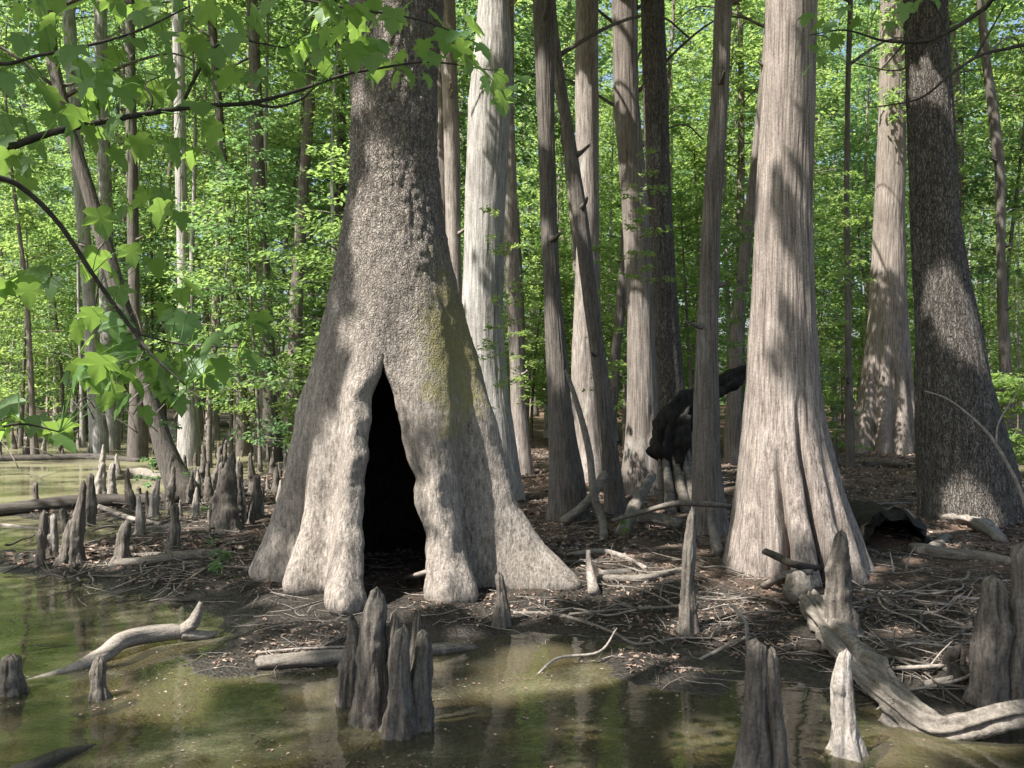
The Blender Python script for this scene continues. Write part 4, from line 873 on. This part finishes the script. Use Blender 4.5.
def boughs(t, base, paths, leaves, seed, rad_scale=1.0, size=(.062, .10)):
    rg = random.Random(seed); allp = []
    for pts, r in paths:
        a, rr = lift(pts, r); mb = MB(); mb.tube(a - base, rr, 8, .12, 5, seed, freq=20)
        b = link('branch', mb.build('branch', M['twigdark']), t)
        sp, _ = smooth_path(a, rr, 5); allp.append((sp, b, MB(), MB()))
    for (px, py, Y) in leaves:
        c = P(px, py, Y)
        bi = min(range(len(allp)), key=lambda k: np.linalg.norm(allp[k][0] - c, axis=1).min())
        sp = allp[bi][0]; near = sp[np.linalg.norm(sp - c, axis=1).argmin()]
        d = c - near; L = np.linalg.norm(d)
        if L > .5: near = c - d / L * .16 + np.array([0, 0, .04])
        s = rg.uniform(*size)
        az = rg.uniform(0, 6.28); pitch = -rg.uniform(.5, 1.15)
        v, f = maple_leaf(c + [0, 0, s * .45], az, pitch, rg.uniform(-.5, .5), s, rg.uniform(.2, .55))
        allp[bi][3].add(v - base, f)
        st = c + [0, 0, s * .45]; allp[bi][3].tube([near - base, (near + st) / 2 - base + [0, 0, .012], st - base], [.0016, .0012, .001], 4)
    for sp, b, tw, lv in allp:
        if lv.n:
            link('leaves', lv.build('leaves', M['maple']), b)
def overhang_tree(label, x, y, paths, leaves, seed, crown, h=13, name='maple_tree'):
    base = np.array([x, y, T1(x, y)]); t = thing(name, label, 'tree', base)
    mb = MB(); zz = np.linspace(-.3, h, 12); mb.tube(np.stack([.1 * np.sin(zz * .5), .08 * np.cos(zz * .4), zz], 1), .13 * (1 - .75 * np.clip(zz, 0, h) / h), 16, .15, 3, seed, freq=4)
    link('trunk', mb.build('trunk', M['darkbark']), t)
    boughs(t, base, paths, leaves, seed)
    v, f = canopy(x + crown[4], y + crown[5], *crown[:4], nleaf=52, seed=seed); link('crown', mesh_np('crown', v - base, f, M['leaf'], False), t)
lx, ly = -3.3, 2.4
LV = [(22, 47), (38, 82), (6, 84), (59, 76), (103, 73), (135, 50), (126, 15), (167, 70), (188, 44), (170, 41), (108, 85), (132, 88), (97, 103), (114, 129), (147, 152), (173, 150), (193, 158), (196, 117), (217, 138), (202, 15), (240, 85), (264, 79), (293, 26), (123, 205), (147, 205), (97, 223), (164, 214),
      (252, 18), (305, 26), (328, 38), (358, 20), (393, 20), (410, 12), (378, 50), (352, 56), (322, 61), (381, 72), (422, 59), (443, 41), (469, 44), (469, 64), (484, 85), (504, 85), (432, 66), (405, 62), (455, 55), (182, 298), (176, 333), (97, 319), (114, 322), (108, 278), (126, 354), (161, 366), (182, 357), (97, 377), (76, 389),
      (111, 392), (132, 377), (164, 398), (187, 401), (217, 371), (205, 385), (217, 348), (243, 354), (258, 333), (18, 412), (26, 430), (56, 436), (6, 418), (38, 278), (12, 292), (29, 295), (40, 8), (80, 20), (60, 40), (150, 25), (215, 60), (270, 10), (235, 30), (20, 15), (75, 60), (150, 80), (185, 85), (118, 60), (15, 130), (30, 150), (8, 165), (22, 172), (45, 100), (60, 120), (85, 140),
      (140, 360), (120, 365), (150, 385), (98, 355), (195, 345), (170, 375), (12, 425), (38, 440), (70, 380), (105, 5), (175, 8), (330, 10), (375, 8), (300, 48), (345, 40), (285, 60), (90, 90), (120, 100), (160, 95)]
rg = random.Random(8)
LV = LV + [(a + rg.uniform(-24, 24), b + rg.uniform(-10, 22)) for a, b in LV[::2]] + [(a + rg.uniform(-18, 18), b + rg.uniform(-12, 18)) for a, b in LV[::3]] + [(a + rg.uniform(-26, 26), b + rg.uniform(-14, 22)) for a, b in LV[::2]] + [(rg.uniform(90, 190), rg.uniform(250, 395)) for k in range(14)]
LV3 = [(a, b, 2.75 + .25 * math.sin(a * .05) + rg.uniform(-.25, .3) + a * .0012) for a, b in LV]
overhang_tree('dark maple just outside the left edge whose leafy boughs hang into the top left', lx, ly,
    [([(-560, 260, 2.5), (-250, 215, 2.55), (-60, 172, 2.6), (0, 151, 2.65), (50, 133, 2.7), (100, 122, 2.75), (150, 113, 2.85), (200, 106, 2.95), (250, 103, 3.05), (300, 90, 3.15), (340, 76, 3.25), (375, 69, 3.3), (430, 62, 3.35), (490, 70, 3.4)], [9, 7, 5, 4, 3.6, 3.2, 2.8, 2.5, 2.2, 1.8, 1.6, 1.3, 1, .6]),
     ([(252, 103, 3.05), (275, 107, 3.05), (300, 100, 3.05), (312, 90, 3.05)], [1.6, 1.5, 1.2, .8]),
     ([(185, 98, 2.95), (205, 60, 3), (228, 36, 3), (245, 40, 3), (285, 48, 3)], [1.8, 1.8, 1.5, 1.2, .7]),
     ([(-560, 250, 2.5), (-250, 170, 2.4), (-60, 168, 2.4), (0, 178, 2.5), (25, 190, 2.55), (60, 225, 2.6), (100, 285, 2.65), (135, 333, 2.7), (152, 355, 2.7), (185, 385, 2.7)], [8, 5.5, 3.4, 3, 2.8, 2.6, 2.3, 2, 1.6, .8]),
     ([(135, 333, 2.7), (180, 344, 2.75), (240, 348, 2.8)], [1.1, .9, .6]),
     ([(-500, 420, 2.6), (-200, 440, 2.6), (-30, 432, 2.6), (20, 424, 2.65), (60, 432, 2.7)], [6, 3, 1.6, 1.2, .7]),
     ([(-500, -60, 2.7), (-150, -10, 2.8), (-20, 60, 2.8), (40, 55, 2.85), (90, 45, 2.9), (140, 30, 2.95), (190, 6, 3)], [6, 3.5, 2, 1.8, 1.6, 1.3, .8]),
     ([(150, 111, 2.85), (152, 98, 2.85), (145, 84, 2.85), (162, 76, 2.9)], [1.3, 1.2, .9, .5]),
     ([(-300, -120, 3.1), (50, -40, 3.2), (200, -20, 3.3), (330, 5, 3.3), (420, 20, 3.35), (470, 40, 3.4)], [4, 2.4, 1.8, 1.4, 1, .6])], LV3, 61, (7.5, 8.0, 15.5, 850, -2.6, -.4), h=15)  # wide unseen crown added for shade, with aimed sun gaps
RV = [(800, 50), (809, 21), (823, 28), (831, 30), (813, 50), (809, 72), (890, 28), (898, 30), (917, 6), (935, 4), (845, 14), (860, 25), (880, 12), (822, 62), (905, 12), (870, 5), (955, 8), (838, 42)]
overhang_tree('dark maple just outside the right edge whose bare-stemmed boughs cross the top right', 5.2, 4.6,
    [([(1440, 40, 4.7), (1200, 30, 4.8), (1050, 42, 4.9), (1000, 50, 5), (975, 58, 5), (950, 75, 5), (930, 92, 5), (912, 101, 5), (870, 108, 5)], [8, 4, 2.2, 1.6, 1.5, 1.4, 1.2, 1, .6]),
     ([(1440, 20, 4.7), (1150, -40, 4.8), (1010, -8, 4.9), (985, 8, 5), (960, 25, 5), (930, 40, 5), (905, 42, 5), (880, 40, 5), (845, 30, 5), (810, 35, 5)], [8, 4, 2.8, 2.5, 2.3, 2, 1.6, 1.2, .9, .5]),
     ([(945, 33, 5), (940, 15, 5), (930, 0, 5)], [1.5, 1.2, .8]), ([(975, 58, 5), (985, 40, 5), (1005, 5, 5)], [1.3, 1.2, .9]), ([(905, 42, 5), (890, 60, 5), (878, 72, 5)], [1, .8, .5]), ([(930, 40, 5.0), (900, 70, 5.05), (850, 62, 5.1)], [1, .8, .5])],
    [(a, b, 5 + rg.uniform(-.2, .2)) for a, b in RV], 62, (4.0, 8.0, 14, 150, 1.0, -2.0), h=14)

# ================================================================== SAPLINGS AND SEEDLINGS
def sapling(label, px, py, Y, hpx, seed, n=14, spread=.5, nleaf=26, leaf=.06, mat='leafbright', lean=0, name='sapling', start=.3, group=None, cat='sapling'):
    b = G(px, py) if Y is None else P(px, py, Y)
    b[2] = T1(b[0], b[1]); Y = b[1]; h = hpx / F * Y
    rg = np.random.default_rng(seed); mb = MB()
    t = thing(name, label, cat, b, group)
    zz = np.linspace(-.05, h, 9); path = np.stack([lean * (zz / h) ** 1.3 + .03 * np.sin(zz * 3), .03 * np.cos(zz * 2), zz], 1)
    mb.tube(path, np.linspace(.012 + .003 * h, .003, 9), 6, .05, 1)
    z = h * (start + (.93 - start) * rg.random(n)); a = np.arange(n) * 2.4 + rg.random(n)
    d = np.stack([np.cos(a), np.sin(a), .25 + 0 * a], 1); L = spread * (.5 + .5 * rg.random(n)) * (1.1 - .6 * z / h)
    o = np.stack([np.interp(z, zz, path[:, 0]), np.interp(z, zz, path[:, 1]), z], 1)
    for i in range(n): mb.tube([o[i], o[i] + unit(d[i]) * L[i] * .9 - [0, 0, .05 * L[i]]], [.004, .0015], 4)
    c, ax, nr = sprays(rg, o, d, L, nleaf, .35, .02, .2)
    ln = leaf * (.7 + .6 * rg.random(len(c))); v, f = leaf_quads(c, ax, nr, ln, ln * .5)
    link('stem', mb.build('stem', M['twig']), t); link('leaves', mesh_np('leaves', v, f, M[mat], False), t)
GS = 'saplings among the trunks'
sapling('pale green sapling before the whitish trunk', 497, 500, 10.6, 340, 1, 22, .45, 26, .06, group=GS)
sapling('bright airy sapling between the whitish trunk and the dark straight trunk', 528, 480, 11.5, 300, 2, 24, .5, 30, .06, group=GS)
sapling('light green sapling before the brown fibrous trunk, spreading level sprays', 640, 490, 11.6, 380, 3, 20, .75, 30, .07, group=GS, start=.55)
sapling('leafy sapling left of the hollow tree with large pale leaves', 296, 440, 12.5, 140, 4, 16, .5, 22, .09, group=GS)
sapling('thin bent sapling crossing the muddy bank at left', 207, 588, None, 210, 5, 4, .2, 8, .06, 'leafdeep', lean=-.35, group=GS, start=.15)
sapling('small green seedling on the bank at the left toe of the hollow tree', 215, 600, None, 62, 6, 8, .22, 12, .05, 'leafdeep', name='seedling', cat='seedling')
sapling('low leafy sprig hanging over the mud by the leaning dark trunk', 150, 500, None, 45, 7, 9, .38, 12, .1, 'leafdeep', name='seedling', cat='seedling')
sapling('tiny seedling on the litter beside the grey propped pole', 622, 545, None, 26, 8, 5, .12, 8, .05, name='seedling', cat='seedling')
sapling('sunlit yellow-green bush at the right edge behind the dark rough trunk', 1012, 440, 14.5, 110, 9, 60, 1.5, 50, .1, name='bush', cat='bush', start=.1)
sapling('small low bush between the pinkish cypress and the grey fluted trunk', 838, 432, 17, 70, 10, 24, .7, 36, .08, 'leaf', name='bush', cat='bush', start=.1)
sapling('lacy sapling between the pale lit trunk and the brown fibrous trunk', 606, 478, 13, 270, 12, 22, .55, 30, .07, group=GS)
sapling('lacy sapling just left of the pinkish cypress', 735, 470, 12.5, 300, 13, 20, .8, 34, .07, 'leaf', group=GS, start=.45)
sapling('sapling with flat sprays right of the pinkish cypress', 835, 460, 13.5, 340, 14, 24, .9, 34, .075, group=GS, start=.35)

# ================================================================== LITTER (nobody could count it)
def litter():
    rg = np.random.default_rng(9); n = 60000
    Y = 4.6 + 18 * rg.random(n) ** 1.6; px = -80 + 1180 * rg.random(n); x = (px - CX) / F * Y; h = terrain(x, Y)
    k = (h > .02) & (fbm(x * .9, Y * .9, 3.3, 3) + .9 * (h - .09) * 6 > -.25)
    x, Y, h = x[k], Y[k], h[k]; n = len(x)
    c = np.stack([x, Y, h + .008], 1); a = rg.random(n) * 6.28
    ax = np.stack([np.cos(a), np.sin(a), rg.normal(0, .25, n)], 1); nr = rg.normal(0, .35, (n, 3)); nr[:, 2] += 1
    L = .02 + .035 * rg.random(n); v, f = leaf_quads(c, ax, nr, L, L * rg.choice([.12, .2, .5, .6], n))
    n2 = 30000; Y = 8 + 17 * rg.random(n2); x = (-80 + 1180 * rg.random(n2) - CX) / F * Y; h = terrain(x, Y); k = (h > .02) & (fbm(x * .6, Y * .6, 7.3, 3) > -.2)
    x, Y, h = x[k], Y[k], h[k]; m_ = len(x); a = rg.random(m_) * 6.28
    ax = np.stack([np.cos(a), np.sin(a), rg.normal(0, .3, m_)], 1); nr = rg.normal(0, .5, (m_, 3)); nr[:, 2] += 1; L = .05 + .07 * rg.random(m_)
    v2, f2 = leaf_quads(np.stack([x, Y, h + .015], 1), ax, nr, L, L * rg.choice([.1, .15, .5, .6], m_))
    f = np.concatenate([f, f2 + len(v)]); v = np.concatenate([v, v2])
    tag(link('leaf_litter', mesh_np('leaf_litter', v, f, M['litter'], False)), 'brown dead leaves and needles strewn over the mud and banks', 'leaf litter', kind='stuff')
    mb = MB(); mb2 = MB(); rr = random.Random(4); m = 0
    while m < 2700:
        Y = 4.7 + 15 * rr.random() ** 1.5; px = rr.uniform(-60, 1080); x = (px - CX) / F * Y; h = T1(x, Y)
        if h < -.01 or (h < .03 and rr.random() < .6): continue
        m += 1; a = rr.uniform(0, 6.28); L = rr.uniform(.08, .42) * (1 + Y * .03); d = np.array([math.cos(a), math.sin(a), 0]); nrm = np.array([-d[1], d[0], 0])
        pts = []
        for t in (-.5, -.15, .2, .5):
            q = np.array([x, Y, 0]) + d * L * t + nrm * L * rr.uniform(-.08, .08); q[2] = T1(q[0], q[1]) + rr.uniform(.004, .03); pts.append(q)
        r = rr.uniform(.0011, .0033) * (1 + Y * .03); (mb if m % 5 < 3 else mb2).tube(pts, [r, r, r * .8, r * .4], 4)
    tag(link('twig_litter', mb.build('twig_litter', M['twigpale'])), 'small dead twigs scattered over the mud and banks', 'twigs', kind='stuff')
    tag(link('twig_litter', mb2.build('twig_litter', M['twigmid'])), 'dark wet dead twigs scattered over the mud and banks', 'twigs', kind='stuff')
    # small floating leaves and specks on the water
    n = 9000; Y = 3.9 + 5 * rg.random(n) ** 1.3; px = -40 + 1100 * rg.random(n); x = (px - CX) / F * Y; h = terrain(x, Y); k = (h < -.005) & (fbm(x * 1.1, Y * 1.9, 5.5, 4) + .5 * rg.random(n) ** 3 > .12)
    c = np.stack([x[k], Y[k], .004 + 0 * x[k]], 1); n = len(c); a = rg.random(n) * 6.28
    ax = np.stack([np.cos(a), np.sin(a), 0 * a], 1); nr = rg.normal(0, .06, (n, 3)); nr[:, 2] += 1; L = .006 + .024 * rg.random(n) ** 3; v, f = leaf_quads(c, ax, nr, L, L * .7)
    tag(link('floating_specks', mesh_np('floating_specks', v, f, M['litter'], False)), 'leaf bits and specks floating on the still water', 'floating debris', kind='stuff')
litter()
def strewn():
    rg = random.Random(12); n = 0
    Z_ = [(250, 470, 520, 600, 'left bank'), (560, 735, 500, 640, 'litter'), (830, 1030, 490, 680, 'right bank'), (20, 250, 470, 600, 'left bank'), (880, 1030, 580, 690, 'right bank'), (540, 720, 450, 520, 'litter'), (0, 250, 455, 560, 'left bank'), (60, 270, 500, 605, 'left bank')]
    W = {'left bank': 'thin dead branch strewn among others on the muddy left bank', 'litter': 'thin dead branch strewn on the brown litter in the middle', 'right bank': 'thin dead branch strewn among others on the right bank'}
    while n < 126:
        x0, x1, y0, y1, w_ = Z_[n % 8]; px, py = rg.uniform(x0, x1), rg.uniform(y0, y1)
        c = G(px, py)
        if T1(c[0], c[1]) < .015: c[2] = .01
        if (c[0] + .97) ** 2 + (c[1] - 7.45) ** 2 < 1.9 or (c[0] - 2.4) ** 2 + (c[1] - 7.55) ** 2 < .6: n += 0; px = None
        if px is None: continue
        n += 1; a = rg.uniform(0, 6.28); L = rg.uniform(.4, 1.3); r = rg.uniform(.006, .014); mb = MB()
        d = np.array([math.cos(a), math.sin(a), 0]); nr = np.array([-d[1], d[0], 0]); pts = []
        for k in range(6):
            q = d * L * (k / 5 - .5) + nr * L * rg.uniform(-.06, .06); q[2] = max(T1(c[0] + q[0], c[1] + q[1]), 0) - c[2] + rg.uniform(.0, .05) + r; pts.append(q)
        mb.tube(pts, list(np.linspace(r, r * .35, 6)), 7, .3, 3, n, freq=20)
        for k in range(rg.randint(1, 4)):
            b = pts[rg.randint(1, 4)]; e = b + (d * rg.uniform(.1, .3) + nr * rg.choice((-1, 1)) * rg.uniform(.1, .3)) * L + [0, 0, rg.uniform(0, .12)]
            mb.tube([b, (b + e) / 2 + nr * .02, e], [r * .5, r * .35, r * .15], 5, .2, 2, k)
        tag(link('dead_branch', mb.build('dead_branch', M[('twig', 'twigpale', 'twig', 'twigmid')[n % 4]]), None, c), W[w_], 'branch', W[w_].replace('thin dead branch', 'dead branches'))
strewn()
def bare_stems():
    rg = random.Random(44)
    for i in range(22):
        px, Y = rg.uniform(-10, 330), rg.uniform(10.5, 19); x = (px - CX) / F * Y; z = T1(x, Y); h = rg.uniform(1.4, 4.2); r = rg.uniform(.018, .042)
        ln = rg.uniform(-.25, .25) * h; ph = rg.uniform(0, 6); mb = MB(); zz = np.linspace(-.15, h, 8); pts = np.stack([ln * (zz / h) ** 1.4 + .05 * np.sin(zz * 2 + ph), .04 * np.cos(zz * 2 + ph), zz], 1)
        mb.tube(pts, list(np.linspace(r, r * .35, 8)), 8, .1, 1, i, freq=5)
        for k in range(rg.randint(1, 4)):
            j = rg.randint(3, 6); e = pts[j] + np.array([rg.uniform(-.5, .5), rg.uniform(-.3, .3), rg.uniform(.1, .5)]); mb.tube([pts[j], (pts[j] + e) / 2 + [0, 0, .05], e], [r * .4, r * .3, r * .12], 5, .1, 2)
        tag(link('bare_sapling', mb.build('bare_sapling', M[('twig', 'twigmid', 'twigpale')[i % 3]]), None, (x, Y, z)), 'thin bare upright stem among the knees and trunks left of the hollow tree', 'bare sapling', 'thin bare stems left of the hollow tree')
bare_stems()
